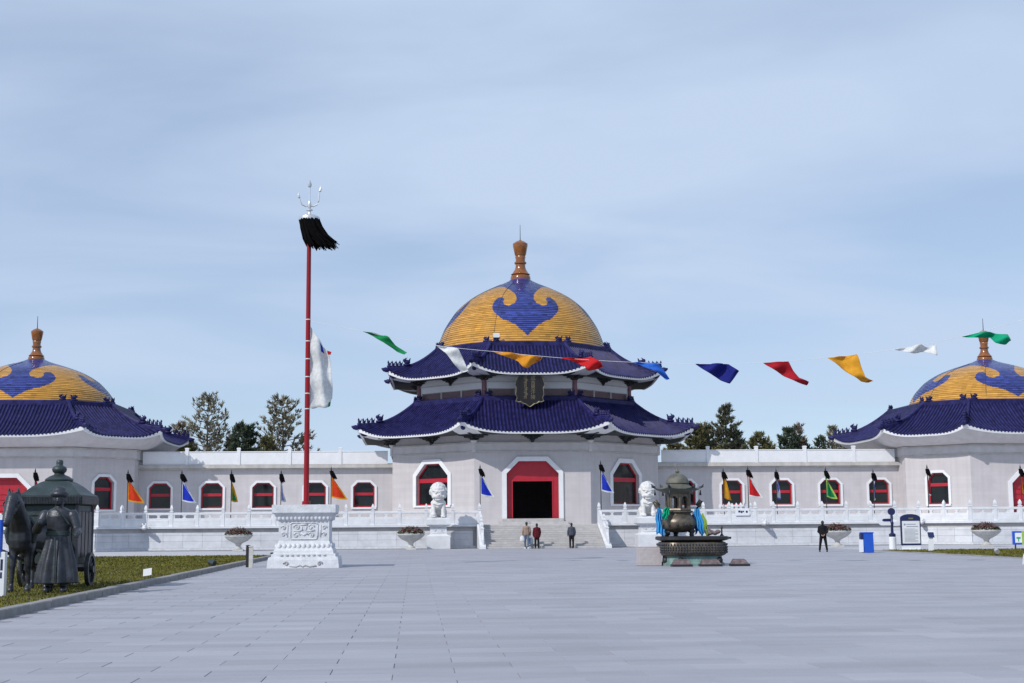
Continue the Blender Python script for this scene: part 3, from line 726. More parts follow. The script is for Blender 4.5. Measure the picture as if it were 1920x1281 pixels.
for s in (-1, 1):
    m.tube([nbp(s*x,-.10,z) for x,z in ((.72,12.86),(.96,12.5),(1.13,12.0),(.99,11.75),(1.06,11.3),(.96,11.0),(1.07,10.75))], .022, 6)
    m.tube([nbp(s*x,-.11,z) for x,z in ((1.06,10.78),(.86,10.7),(.7,10.72),(.52,10.60),(.34,10.56),(.18,10.45),(0,10.33))], [.03,.05,.07,.04,.05,.035,.03], 6)
m.build('gilt_edge', 'gold', nb)
m = M(); pts = [(-.95,10.76),(.95,10.76),(.8,10.66),(.5,10.58),(.2,10.43),(0,10.34),(-.2,10.43),(-.5,10.58),(-.8,10.66)]; n = len(pts)
m.add([nbp(x,-.06,z) for x,z in pts]+[nbp(x,.05,z) for x,z in pts], [tuple(range(n))[::-1],tuple(range(n,2*n))]+[((i+1)%n,i,n+i,n+(i+1)%n)[::-1] for i in range(n)]); m.build('lower_crest', 'black', nb)
def text_mesh(body, size, ext=.015):
    c = bpy.data.curves.new('t', 'FONT'); c.body = body; c.size = size; c.align_x = 'CENTER'; c.extrude = ext; c.space_line = .98
    o = bpy.data.objects.new('t', c); COL.objects.link(o); bpy.context.view_layer.update()
    me = bpy.data.meshes.new_from_object(o.evaluated_get(bpy.context.evaluated_depsgraph_get())); bpy.data.objects.remove(o); bpy.data.curves.remove(c); return me
try:
    me = text_mesh('\u6210\n\u5409\n\u601d\n\u6c57\n\u9675', .37)
    mm = Matrix.Translation(Vector(nbp(.24,-.06,12.38))) @ Matrix.Rotation(R(90+7), 4, 'X'); me.transform(Matrix.Translation(-worldloc(nb)) @ mm)
    me.materials.clear(); me.materials.append(K['gold']); o = bpy.data.objects.new('lettering', me); COL.objects.link(o); o.parent = nb
except Exception as e: print('TEXT', e)
# the column of vertical script: a spine with teeth and loops
m = M()
nbox(m, -.29,-.255,-.075,-.05,10.95,12.68)
for z in [10.98+.105*k for k in range(17)]:
    k = int(z*100)%5
    nbox(m, -.46 if k in (0,3) else -.40, -.255, -.075,-.05, z, z+.035)
    if k in (1,4): nbox(m, -.29,-.15,-.075,-.05,z+.04,z+.07)
    if k == 2: nbox(m, -.42,-.385,-.075,-.05,z-.03,z+.05)
m.build('lettering', 'gold', nb)

# ================================================================== SIDE HALLS
def side_hall(cx, label, banner):
    sh = thing('side_hall', (cx, 0, TZ), label, 'hall', 'domed side halls')
    a, h = 9.1, 5.3; D = (-2.1, 2.1, 2.0, 5.3, .8); Wn = (-.85, .85, 2.95, 5.4, .42)
    m = M()
    for i in range(8):
        fr, hw = facet(cx, 0, a, h, i); wall_with(m, fr, -hw, hw, TZ, 7.9, [D] if i == 0 else [Wn] if i in (1, 7) else [], .5)
    m.build('wall', 'wall', sh)
    m = M()
    for i in range(8): fr, hw = facet(cx, 0, a, h, i); m.fbox(fr, -hw-.04, hw+.04, -.1, .1, 6.86, 7.4)
    m.build('frieze', 'wall_trim', sh)
    m = M()
    for i in range(8): fr, hw = facet(cx, 0, a, h, i); m.fbox(fr, -hw-.07, hw+.07, -.1, .16, 7.40, 7.52); m.fbox(fr, -hw-.05, hw+.05, -.1, .13, 6.78, 6.86)
    m.build('string_course', 'cornice', sh)
    for i in (1, 7): fr, hw = facet(cx, 0, a, h, i); window(sh, fr, Wn, .2, (4.35, 4.6))
    fr, hw = facet(cx, 0, a, h, 0); ul,ur,zb,zt,c = D
    m = M(); pring(m, fr, opoly(*D), opoly(ul,ur,zb,zt,c,-.16,0), -.36, -.2, False); dr = m.build('door', 'red', sh)
    m = M(); pring(m, fr, opoly(ul,ur,zb,zt,c,.3,0), opoly(*D), -.06, .12, False); m.build('surround', 'white', dr)
    m = M(); p = opoly(ul,ur,zb,zt,c,-.1,0); m.add([fr(u,-.34,z) for u,z in p], [tuple(range(6))[::-1]]); m.build('backing', 'red', dr)
    for k in range(4):
        u0 = -1.9+k*.955; me_ = M()
        for r_ in range(6):
            z0 = 2.08+r_*.4
            me_.fbox(fr, u0+.03, u0+.91, -.33, -.29, z0, z0+.34)
        me_.build('leaf', 'red', dr)
    m = M(); m.fbox(fr, -2.7, 2.7, -.6, .5, TZ+.005, 1.99); m.build('threshold', 'step', dr)
    roof(sh, cx, 0, (7.0, 4.35, 11.0), (11.0, 6.35, 8.34), .66, .35, (9.18, 5.34, 7.55), False, 'roof')
    m = M(); m.lathe([(6.5,10.8),(6.4,11.1),(6.2,11.12)], 48, (cx,0,0)); m.build('drum', 'dome_y', sh, smooth=True, auto=40)
    dome(sh, cx, 0, 11.6, 6.25, 3.5, 40, 1.1, 1.0, .77)
    return sh
side_hall(-39.3, 'domed side hall with single blue roof behind the bronze cart', False)
side_hall(39.3, 'domed side hall with single blue roof at the right edge', True)

# ================================================================== WINGS
def wing(sx, label):
    x0, x1 = sx*10.48, sx*30.22; cxm = (x0+x1)/2; lo, hi = min(x0,x1), max(x0,x1)
    wg = thing('connecting_wing', (cxm, 0, TZ), label, 'building', 'low wings between the halls')
    Y = -3.6; fr = frame(0, Y, R(-90))
    xs = sorted([sx*v for v in (12.75, 16.55, 20.6, 24.55, 28.55)])
    ops = [(x-.84, x+.84, 3.05, 5.0, .36) for x in xs]
    m = M(); wall_with(m, fr, lo, hi, TZ, 6.2, ops, .5); m.add([(lo,3.6,TZ),(hi,3.6,TZ),(hi,3.6,6.2),(lo,3.6,6.2)], [(0,1,2,3)]); m.build('wall', 'wall', wg)
    for o_ in ops: window(wg, fr, o_, .17, (3.98, 4.2))
    m = M(); m.box(lo, hi, Y-.22, 3.7, 6.02, 6.13); m.box(lo, hi, Y-.42, 3.9, 6.135, 6.40); m.build('cornice', 'cornice', wg)
    m = M(); m.box(lo, hi, Y-.1, 3.6, 6.405, 6.47); m.build('roof_slab', 'cap', wg)
    px = [sx*v for v in (10.75, 14.62, 18.55, 22.5, 26.5, 30.0)]
    pme = M().square([(.13,0),(.13,1.2),(.15,1.22),(.15,1.3),(.10,1.33)]).mesh('parapet_post', 'white')
    for x in px[1:-1]: inst('parapet_post', pme, wg, (x, Y-.2, 6.405))
    for q in range(5):
        a, b = sorted((px[q], px[q+1])); m = M(); m.bbox(a+.135, b-.135, Y-.28, Y-.12, 6.41, 7.36, .015); m.bbox(a+.135, b-.135, Y-.31, Y-.09, 7.37, 7.45, .01); m.build('parapet_panel', 'white', wg)
wing(-1, 'low stone wing with five red windows, left of the central hall'); wing(1, 'low stone wing with five red windows, right of the central hall')

# ================================================================== BANNER POLES
def rose(m, cx, y, cz, r, s=1, turns=1.4, k=.022):
    m.tube([(cx+s*r*(1-t/14)*math.cos(turns*2*math.pi*t/14), y, cz+r*(1-t/14)*math.sin(turns*2*math.pi*t/14)) for t in range(13)], k, 6)
def pedestal(parent, x, y):
    m = M(); m.square([(1.34,0),(1.31,.30),(1.28,.40),(1.20,.42),(1.20,.52),(1.12,.54),(1.11,.64),(1.02,.80),(.96,.96),(.945,1.0),(.945,1.74),(.99,1.78),(1.05,1.90),(1.10,2.0),(1.16,2.03),(1.19,2.06),(1.19,2.36)], (x,y,0))
    pd = m.build('pedestal', 'marble_old', parent)
    # lotus petals, frames, scrolls and feet carved on the front and right faces
    for z, n, r_, w_ in ((.80, 11, 1.05, .085), (1.88, 13, 1.04, .07)):
        m = M()
        for k in range(n):
            t = -1+2*(k+.5)/n
            m.ball((x+t*r_*.95, y-r_+.02, z), w_, .05, .11, 8, 6); m.ball((x+r_-.02, y+t*r_*.95, z), .05, w_, .11, 8, 6); m.ball((x-r_+.02, y+t*r_*.95, z), .05, w_, .11, 8, 6)
        m.build('lotus_band', 'marble_old', pd, smooth=True)
    yf = y-.955; m = M(); pts = []
    for cx_, cz_, a0 in ((.42,1.6,0),(-.42,1.6,90),(-.42,1.16,180),(.42,1.16,270)):
        for a in range(0, 91, 30): pts.append((x+cx_+.09*math.cos(R(a0+a)), yf, cz_+.09*math.sin(R(a0+a))))
    m.tube(pts+[pts[0]], .025, 6)
    for s in (-1, 1):
        rose(m, x+s*.26, yf, 1.52, .13, s); rose(m, x+s*.28, yf, 1.22, .13, -s); m.tube([(x+s*.1,yf,1.55),(x+s*.05,yf,1.4),(x+s*.16,yf,1.36),(x+s*.4,yf,1.40)], .024, 6)
        rose(m, x+s*.76, yf, 1.5, .10, s); rose(m, x+s*.76, yf, 1.25, .10, -s); m.tube([(x+s*.62,yf,1.6),(x+s*.62,yf,1.15)], .02, 6)
    m.tube([(x-.12,yf,1.3),(x,yf,1.22),(x+.12,yf,1.3)], .03, 6); m.tube([(x-.14,yf,1.62),(x+.14,yf,1.62)], .03, 6)
    m.build('relief', 'marble_old', pd, smooth=True)
    m = M()
    for k in range(9): t = -.8+.2*k; m.ball((x+t, y-1.205, .47), .07, .04, .035, 8, 6)
    for s in (-1, 1): rose(m, x+s*.62, y-1.335, .16, .10, s, 1.2, .03)
    m.tube([(x-.5,y-1.335,.08),(x-.25,y-1.335,.05),(x-.1,y-1.335,.11),(x,y-1.335,.05),(x+.1,y-1.335,.11),(x+.25,y-1.335,.05),(x+.5,y-1.335,.08)], .03, 6)
    m.build('foot_carving', 'cap', pd, smooth=True)
    return pd
def sulde(x, y, label, full):
    root = thing('banner_pole', (x, y, 0), label, 'flagpole', 'trident banner poles')
    pedestal(root, x, y)
    m = M(); m.lathe([(.16,2.36),(.16,2.5),(.105,2.52),(.095,8),(.082,13.45)], 14, (x,y,0)); pl = m.build('pole', 'pole_red', root, smooth=True, auto=40)
    for z in (6.05, 6.65, 7.3, 8.0, 8.7, 9.55): M().lathe([(.10,z),(.106,z+.01),(.106,z+.03),(.10,z+.04)], 12, (x,y,0)).build('ring', 'marble', pl)
    m = M(); m.lathe([(.42,13.52),(.43,13.56),(.40,13.66),(.25,13.74),(.07,13.78),(.05,13.9),(.13,13.93),(.13,13.96),(.05,14.0),(.075,14.1),(.06,14.25),(.045,14.3)], 20, (x,y,0)); m.build('disc', 'steel', root, smooth=True, auto=45)
    m = M(); m.tube([(x,y,14.25),(x,y,14.9)], .028, 8); m.tube([(x+.09*math.sin(math.pi*t)*0,y,14.85+.33*t) for t in (0,.2,.45,.8,1)], [.03,.075,.085,.03,.004], 4)
    for s, zt in ((-1,14.62),(1,14.88)):
        m.tube([(x,y,14.12),(x+s*.16,y,14.10),(x+s*.30,y,14.17),(x+s*.36,y,14.32),(x+s*.385,y,zt-.2),(x+s*.41,y,zt-.16),(x+s*.43,y,zt-.08),(x+s*.43,y,zt+.04)], [.03,.03,.03,.028,.026,.055,.05,.004], 6)
    m.build('trident', 'steel', root)
    m = M(); rnd = random.Random(3)
    for k in range(190):
        a = rnd.uniform(0, 2*math.pi); r_ = .40*math.sqrt(rnd.uniform(.2, 1)); px, py = x+r_*math.cos(a), y+r_*math.sin(a); ln = rnd.uniform(.76, 1.08)
        dx_ = .58+.2*math.cos(a)+rnd.uniform(-.12,.12)
        m.tube([(px,py,13.56),(px+.16*dx_,py,13.56-.35*ln),(px+.5*dx_,py+rnd.uniform(-.05,.05),13.56-.8*ln),(px+.95*dx_,py+rnd.uniform(-.08,.08),13.56-1.12*ln)], [.045,.05,.04,.012], 5)
    m.build('horsehair_tassel', 'hair', root)
    return root
sulde(-12.9, -61.0, 'tall red banner pole with trident top and black horsehair on carved white pedestal', True)
sulde(14.45, -67.35, 'banner pole on a carved white pedestal cut off at the right edge', False)
def sheet(outline_top, outline_bot, nu, nv, fn):
    """cloth lofted between two chains; fn(s, z, u, v) -> world point"""
    def res(ch, u):
        ls = [0]
        for a, b in zip(ch, ch[1:]): ls.append(ls[-1]+math.dist(a, b))
        t = u*ls[-1]
        for k in range(len(ch)-1):
            if ls[k+1] >= t-1e-9: f = (t-ls[k])/max(1e-9, ls[k+1]-ls[k]); return (ch[k][0]+(ch[k+1][0]-ch[k][0])*f, ch[k][1]+(ch[k+1][1]-ch[k][1])*f)
        return ch[-1]
    m = M()
    def f(u, v):
        a, b = res(outline_top, u), res(outline_bot, u); return fn(a[0]+(b[0]-a[0])*v, a[1]+(b[1]-a[1])*v, u, v)
    return m.grid(f, nu, nv)
def thick(o, t=.008): md = o.modifiers.new('thickness', 'SOLIDIFY'); md.thickness = t; md.offset = 0; return o
K['c_white'] = cloth('white_cloth', (.74,.76,.78)); K['c_green'] = cloth('green_cloth', (.01,.25,.085)); K['c_jade'] = cloth('jade_cloth', (.005,.38,.20)); K['c_orange'] = cloth('orange_cloth', (.68,.30,.025))
K['c_red'] = cloth('red_cloth', (.58,.018,.022)); K['c_crimson'] = cloth('crimson_cloth', (.40,.012,.025)); K['c_blue'] = cloth('royal_blue_cloth', (.015,.04,.50)); K['c_navy'] = cloth('navy_cloth', (.012,.018,.20)); K['c_yellow'] = cloth('yellow_cloth', (.72,.36,.03)); K['c_lav'] = cloth('lavender_cloth', (.16,.18,.52)); K['c_sky'] = cloth('sky_blue_cloth', (.05,.36,.75)); K['c_lime'] = cloth('lime_cloth', (.42,.62,.12)); K['c_fire'] = cloth('flame_red_cloth', (.66,.05,.015)); K['c_azure'] = cloth('azure_cloth', (.03,.15,.62))
# white banner flying from the left pole
bn = thing('white_banner', (-12.8, -61.0, 6.1), 'long white banner with blue and red patches flying from the red pole', 'flag')
top = [(-12.80,9.30),(-12.62,9.0),(-12.45,8.75),(-12.30,8.5),(-12.12,8.36),(-12.02,7.9),(-11.97,7.3),(-11.93,6.9),(-11.95,6.5),(-12.08,6.12)]
bot = [(-12.80,9.28),(-12.80,8.5),(-12.80,7.6),(-12.80,6.8),(-12.81,6.1)]
def bw(s, z, u, v): return (s, -61.0+.16*math.sin(9*s+1.3*z)*min(1,(s+12.8)*2.2)+.05*math.sin(5*z), z+.03*math.sin(14*s))
o = thick(sheet(top, bot, 26, 14, bw).build('cloth', 'c_white', bn, smooth=True))
for nm, cm, pts in (('patch','c_blue',[(-12.42,8.62),(-12.33,8.5),(-12.27,8.27),(-12.38,8.3)]),('tip','c_red',[(-12.16,8.38),(-11.98,8.26),(-12.03,8.16),(-12.14,8.24)]),('corner','c_green',[(-12.08,6.3),(-12.0,6.33),(-12.02,6.15),(-12.09,6.12)])):
    m = M(); a = [bw(s,z,0,0) for s,z in pts]; m.add([(p[0],p[1]-.03,p[2]) for p in a]+[(p[0],p[1]+.03,p[2]) for p in a], [(0,1,2,3),(7,6,5,4)]+[(i,(i+1)%4,4+(i+1)%4,4+i) for i in range(4)]); m.build(nm, cm, bn)

# ------------------------------------------------------------------ pennants on a rope between the poles
P0 = Vector((-12.9,-61.0)); P1 = Vector((12.95,-67.0)); dS = (P1-P0).normalized(); nS = Vector((dS.y,-dS.x))
ST = [(0.07,9.52),(2.2,9.04),(5.09,8.42),(7.31,8.12),(9.98,7.80),(12.63,7.57),(14.96,7.45),(17.48,7.43),(19.82,7.56),(22.16,7.79),(24.6,8.20),(26.5,8.68),(28.0,9.1)]
def sp3(s, z, off=0): p = P0+dS*s+nS*off; return (p.x, p.y, z)
m = M(); m.tube([sp3(.07+27.9*k/80, smooth_prof(ST, min(27.99,.07+27.9*k/80))) for k in range(81)], .0075, 5)
tag(m.build('pennant_rope', 'marble'), 'thin white rope sagging between the two banner poles', 'rope')
PEN = [('c_green','green pennant at the left end of the rope beside the red pole',[(2.2,9.04),(2.7,8.96),(3.27,8.8),(3.51,8.45),(3.97,8.16),(3.9,8.09),(3.55,8.2),(3.05,8.6)],4),
 ('c_white','white pennant hanging before the left slope of the upper roof',[(5.09,8.4),(5.72,8.35),(6.03,8.24),(6.17,7.86),(6.38,7.38),(6.07,7.38),(5.82,7.66),(5.51,8.12)],4),
 ('c_orange','orange pennant over the name board of the central hall',[(7.31,8.14),(8.07,8.05),(8.75,7.93),(9.23,7.85),(9.2,7.75),(8.82,7.62),(8.68,7.45),(8.51,7.49),(8.31,7.7)],3),
 ('c_red','bright red pennant hanging before the right of the upper roof',[(9.98,7.81),(10.86,7.77),(11.06,7.83),(11.46,7.62),(11.52,7.45),(11.32,7.35),(11.02,7.26),(10.85,7.47)],4),
 ('c_azure','light blue pennant before the right tip of the upper eave',[(12.63,7.56),(13.13,7.58),(13.59,7.5),(13.85,7.19),(14.01,6.92),(13.91,6.89),(13.59,7.13),(13.33,7.3)],4),
 ('c_navy','dark blue pennant against the sky right of the central roof',[(14.96,7.45),(16.21,7.43),(16.59,7.13),(16.23,6.67),(15.92,6.78),(15.5,7.1)],2),
 ('c_crimson','dark red pennant against the open sky',[(17.48,7.43),(18.41,7.46),(18.55,7.15),(18.77,6.83),(19.11,6.67),(19.06,6.53),(18.72,6.67),(18.2,6.92)],4),
 ('c_yellow','yellow pennant against the open sky',[(19.82,7.55),(20.88,7.65),(21.01,7.16),(21.15,6.77),(21.41,6.67),(21.22,6.6),(20.99,6.64),(20.63,6.9)],4),
 ('c_white','crumpled white pennant against the sky near the right dome',[(22.16,7.78),(22.77,7.89),(23.14,7.96),(23.36,7.84),(23.66,7.95),(23.72,7.52),(23.46,7.6),(23.21,7.69),(22.91,7.64)],4),
 ('c_jade','jade green pennant crossing the finial of the right dome',[(24.6,8.19),(25.16,8.33),(25.6,8.34),(26.18,8.22),(26.28,7.99),(26.13,7.86),(25.73,7.94),(25.59,8.12)],4)]
for q, (cm, lab, pl, k) in enumerate(PEN):
    t_, b_ = pl[:k+1], [pl[0]]+pl[:k:-1]+[pl[k]]
    if len(pl[k:]) < 2: b_ = [pl[0]]+pl[:k:-1]
    ph = q*1.7; s0 = pl[0][0]
    def pf(s, z, u, v, ph=ph, s0=s0): return sp3(s, z+.02*math.sin(11*u+ph)*v, (.13*math.sin(7*(s-s0)+ph+2.5*v)+.06*math.sin(15*u+5*v))*min(1,(s-s0)*1.5))
    mm = sheet(t_, b_, 22, 9, pf)
    ob = thick(mm.build('pennant', cm, None, smooth=True)); tag(ob, lab, 'flag', 'pennants on the rope')

# ------------------------------------------------------------------ flags on the terrace
def terrace_flag(x, y, zt, cm, bm, W, yaw_, label, Hc=1.45, base=TZ):
    root = thing('terrace_flag', (x, y, base), label, 'flag', 'tasselled flags standing along the terrace')
    m = M(); m.tube([(x,y,base),(x,y,zt+.05)], [.032,.026], 8); m.build('pole', 'iron', root)
    m = M(); m.tube([(x,y,zt+.02),(x,y,zt+.10),(x,y,zt+.17),(x,y,zt+.36)], [.03,.06,.05,.005], 6); m.build('spear_tip', 'iron', root)
    m = M(); rnd = random.Random(int(x*31)+400)
    for k in range(26):
        a = rnd.uniform(0,6.28); r_ = .09; dx_ = (.10+.14*W)*rnd.uniform(.4,1.3); ln = rnd.uniform(.42,.6)
        m.tube([(x+r_*math.cos(a),y+r_*math.sin(a),zt+.03),(x+r_*1.3*math.cos(a)+dx_*.4,y+r_*1.3*math.sin(a),zt-.5*ln),(x+r_*math.cos(a)+dx_,y+r_*math.sin(a),zt-ln)], [.045,.055,.015], 5)
    m.build('horsehair_tassel', 'hair', root)
    c, s_ = math.cos(yaw_), math.sin(yaw_); z0 = zt-.38; ph = x*1.3
    def P(u, v, o=0):
        d = v*W*u; rp = .10*math.sin(5.5*v+ph+3*u)*v+o
        zz = z0-Hc*u-.16*v*u*u*(1 if W > .6 else .5)-.06*math.sin(3*v)*u
        return (x+.03+d*c-rp*s_, y+d*s_+rp*c, zz)
    m = M(); m.grid(lambda a, b: P(a, b), 18, 14); cl = thick(m.build('cloth', cm, root, smooth=True), .006)
    if bm:
        e = .09
        m = M()
        for o_ in (-.012, .012):
            m.grid(lambda a, b, o_=o_: P(.06+a*.94, 1-b*min(1,.10/max(.05,W*(.06+a*.94))), o_), 18, 1)
            m.grid(lambda a, b, o_=o_: P(1-b*.065, a, o_), 14, 1)
            m.grid(lambda a, b, o_=o_: P(.05+a*.95, b*min(1,.05/max(.05,W*(.05+a*.95))), o_), 18, 1)
        m.build('border', bm, cl, smooth=True)
FL = [(-35.25,5.43,'c_crimson',None,.5,.5,'flag whose black tassel shows above the bronze cart, by the left hall door'),
 (-28.86,5.29,'c_fire','c_yellow',1.15,.1,'orange red flag with yellow border, nearest the left hall window'),
 (-25.12,5.27,'c_blue','c_white',1.0,.1,'blue flag between the two leftmost windows of the left wing'),
 (-21.67,5.25,'c_green','c_yellow',.55,.9,'narrow green flag on the left wing side'),
 (-18.19,5.24,'c_lav','c_white',.5,1.0,'narrow lavender blue flag just left of the red pole'),
 (-14.67,5.45,'c_fire','c_yellow',1.15,.05,'orange red flag with yellow border just right of the red pole'),
 (-4.1,5.55,'c_blue','c_white',1.0,.1,'royal blue flag on the left of the central doorway'),
 (4.57,5.81,'c_blue','c_white',.95,.05,'royal blue flag on the right of the central doorway'),
 (13.48,5.24,'c_yellow','c_orange',.75,.5,'yellow flag right of the incense burner'),
 (15.28,5.38,'c_red','c_white',1.05,.0,'bright red flag right of the incense burner'),
 (17.36,5.22,'c_white','c_lav',.5,.9,'narrow white flag before a right wing window'),
 (21.01,5.28,'c_green','c_lime',.85,.3,'green flag with lime border before a right wing window'),
 (24.52,5.11,'c_navy','c_white',.45,1.0,'narrow dark blue flag before the last right wing window'),
 (28.55,5.4,'c_crimson','c_white',.6,.8,'narrow dark red flag beside the right hall window'),
 (35.54,5.37,'c_yellow','c_red',.6,.6,'yellow flag before the right hall door at the edge')]
for x, zt, cm, bm, W, yw, lab in FL: terrace_flag(x, -14.6, zt, cm, bm, W, yw, lab)

# ================================================================== STONE LIONS
def lion(x, y, label, mirror):
    root = thing('stone_lion', (x, y, 0), label, 'statue', 'guardian lions flanking the stair')
    m = M(); m.square([(.80,0),(.80,.86),(.76,.9),(.66,.93),(.57,.98),(.56,1.05),(.56,1.46),(.60,1.52),(.72,1.56),(.82,1.62),(.83,1.66),(.83,2.0),(.80,2.02),(.74,2.04),(.74,2.12)], (x,y,0))
    pd = m.build('pedestal', 'marble', root)
    m = M()
    for s in (-1,1): rose(m, x+s*.25, y-.57, 1.26, .13, s)
    m.tube([(x-.46,y-.57,1.42),(x+.46,y-.57,1.42)], .02, 6); m.tube([(x-.46,y-.57,1.08),(x+.46,y-.57,1.08)], .02, 6)
    for k in range(7): m.ball((x-.6+.2*k,y-.70,1.57), .08,.05,.05, 8, 6)
    m.build('relief', 'marble', pd, smooth=True)
    m = M(); z = 2.10; sx = -1 if mirror else 1
    m.caps((x,y+.3,z+.45),(x,y-.02,z+1.05),.46,.42,14); m.ball((x,y-.22,z+.98), .46,.36,.46, 14, 10)
    for s in (-1, 1):
        m.ball((x+s*.36,y+.30,z+.36), .26,.38,.36, 12, 8); m.caps((x+s*.44,y+.1,z+.14),(x+s*.46,y-.25,z+.10),.13,.14)
        m.caps((x+s*.34,y-.28,z+1.0),(x+s*.33,y-.42,z+.5),.19,.15); m.caps((x+s*.33,y-.42,z+.5),(x+s*.33,y-.46,z+.14),.15,.15); m.ball((x+s*.33,y-.55,z+.12), .19,.22,.12)
        for k in (-1,0,1): m.caps((x+s*.33+k*.09,y-.68,z+.10),(x+s*.33+k*.09,y-.75,z+.06),.055,.05,8)
    m.ball((x-sx*.33,y-.62,z+.2), .2,.18,.2)
    m.ball((x,y-.22,z+1.66), .50,.46,.56, 16, 10); m.caps((x,y-.2,z+1.9),(x,y-.19,z+1.94),.52,.50,14)
    rnd = random.Random(5)
    for k in range(110):
        a = rnd.uniform(0, 6.28); t = rnd.uniform(-.6, 1.45)
        px, py, pz = .52*math.cos(a)*math.cos(t), .47*math.sin(a)*math.cos(t), .58*math.sin(t)
        if py < -.12 and pz < .34: continue
        m.ball((x+px*1.04,y-.2+py*1.04,z+1.74+pz*1.06), .10,.10,.10, 8, 6)
    m.ball((x,y-.64,z+1.44), .30,.20,.17); m.ball((x,y-.80,z+1.52), .11,.09,.08); m.ball((x,y-.60,z+1.22), .26,.17,.09)
    for s in (-1, 1): m.caps((x+s*.08,y-.66,z+1.77),(x+s*.36,y-.56,z+1.84),.075,.07); m.ball((x+s*.17,y-.66,z+1.66), .08,.06,.06); m.ball((x+s*.47,y-.3,z+1.8), .11,.09,.16); m.ball((x+s*.3,y-.56,z+1.42), .16,.14,.14)
    m.ball((x,y-.5,z+.78), .14,.09,.14); m.tube([(x-.36,y-.5,z+.98),(x,y-.66,z+.86),(x+.36,y-.5,z+.98)], .05, 6)
    remesh(m.build('lion', 'marble_lion', root), .026, 0)
    m = M()  # darker stone standing in for shade in the carved eyes and mouth
    for s in (-1, 1): m.ball((x+s*.17,y-.725,z+1.655), .045,.03,.035)
    m.box(x-.20,x+.20,y-.76,y-.70,z+1.29,z+1.325); m.build('face_shade', 'cap', root)
lion(-7.14, -18.0, 'white stone guardian lion on a pedestal left of the stair', False)
lion(7.35, -18.0, 'white stone guardian lion on a pedestal behind the incense burner', True)

# ================================================================== FLOWER URNS
K['flower'] = leafmat('red_flowers', (.17,.035,.04)); K['bedleaf'] = leafmat('bedding_leaves', (.08,.085,.03))
def urn(x, y, z, label, sc=1.0):
    root = thing('flower_urn', (x, y, z), label, 'planter', 'stone flower urns')
    m = M(); m.square([(.34*sc,0),(.34*sc,.10),(.28*sc,.12)], (x,y,z)); m.lathe([(r*sc,h*sc) for r,h in ((.27,.12),(.28,.16),(.17,.24),(.15,.36),(.2,.42),(.2,.46),(.30,.52),(.62,.68),(.84,.86),(.90,.95),(.93,.96),(.93,1.02),(.84,1.02),(.78,.92))], 28, (x,y,z)); m.build('urn', 'urn', root, smooth=True, auto=40)
    lf, fw_ = M(), M(); rnd = random.Random(int(abs(x)*10))
    for k in range(900):
        a = rnd.uniform(0,6.28); r_ = .9*math.sqrt(rnd.random()); h = 1.0+.50*(1-(r_/1.0)**2)*rnd.uniform(.25,1.1)+(.06 if rnd.random() < .2 else 0)
        px, py, pz = x+r_*sc*math.cos(a), y+r_*sc*math.sin(a), z+h*sc; b, c = rnd.uniform(0,6.28), rnd.uniform(-.3,.9); l_ = rnd.uniform(.10,.2)
        d = Vector((math.cos(b)*math.cos(c), math.sin(b)*math.cos(c), math.sin(c)))*l_; e = Vector((-math.sin(b),math.cos(b),0))*l_*.45; p = Vector((px,py,pz))
        (fw_ if (k%5 < 3 and h > 1.14) else lf).add([p-e, p+d*.5+e*.2-Vector((0,0,.0)), p+d, p+e], [(0,1,2,3)])
    lf.add([(x+.8*sc*math.cos(t*.524),y+.8*sc*math.sin(t*.524),z+.98*sc) for t in range(12)], [tuple(range(12))])
    lf.build('foliage', 'bedleaf', root); fw_.build('blossom', 'flower', root)
urn(-20.34, -20.9, 0, 'grey stone urn of faded red flowers behind the bollards on the left'); urn(-9.0, -20.6, 0, 'grey stone urn of faded red flowers left of the left lion')
urn(18.6, -25.0, 0, 'grey stone urn of flowers partly hidden by the man in black'); urn(27.5, -27.5, 0, 'grey stone urn of flowers behind the right lawn')

# ================================================================== INCENSE BURNER
bx, by = 1.09, -63.5
ab = thing('altar_base', (1.58, by, 0), 'dark bronze altar base with ornate drum under the incense burner', 'altar')
def stad(hx, hy, z, cx=1.58, cy=by, n=8):
    pts = []; r_ = min(hx, hy)*.55
    for qx, qy, a0 in ((1,-1,-90),(1,1,0),(-1,1,90),(-1,-1,180)):
        for k in range(n): a = R(a0+90*k/(n-1)); pts.append((cx+qx*(hx-r_)+r_*math.cos(a), cy+qy*(hy-r_)+r_*math.sin(a), z))
    return pts
m = M(); m.rings([stad(1.12,.92,.0),stad(1.12,.92,.10),stad(1.05,.86,.14),stad(1.03,.84,.36)]); m.build('plinth', 'patina', ab)
m = M(); m.rings([stad(1.08,.9,.362),stad(1.18,.99,.42),stad(1.21,1.02,.50),stad(1.21,1.02,.78),stad(1.17,.98,.86),stad(1.05,.88,.90)]); dr = m.build('drum', 'bronze_brown', ab, smooth=True, auto=40)
m = M()
for z, n, rr in ((.50,70,.034),(.59,78,.034),(.68,78,.034),(.78,70,.034)):
    ring = stad(1.22,1.03,z,n=12); ls = [0]
    for k in range(len(ring)): ls.append(ls[-1]+math.dist(ring[k], ring[(k+1)%len(ring)]))
    for j in range(n):
        t = ls[-1]*j/n
        for k in range(len(ring)):
            if ls[k+1] >= t: f = (t-ls[k])/max(1e-6,ls[k+1]-ls[k]); a, b = Vector(ring[k]), Vector(ring[(k+1)%len(ring)]); p = a.lerp(b, f); m.ball(p, rr,rr,rr*1.3, 6, 5); break
m.build('stud_band', 'bronze', dr, smooth=True)
m = M(); m.rings([stad(1.08,.9,.902),stad(1.2,1.0,.93),stad(1.28,1.08,.96),stad(1.28,1.08,1.06),stad(1.22,1.02,1.08)]); m.box(2.75,3.0,by-.35,by-.1,.97,1.05); m.build('table_top', 'iron', ab)
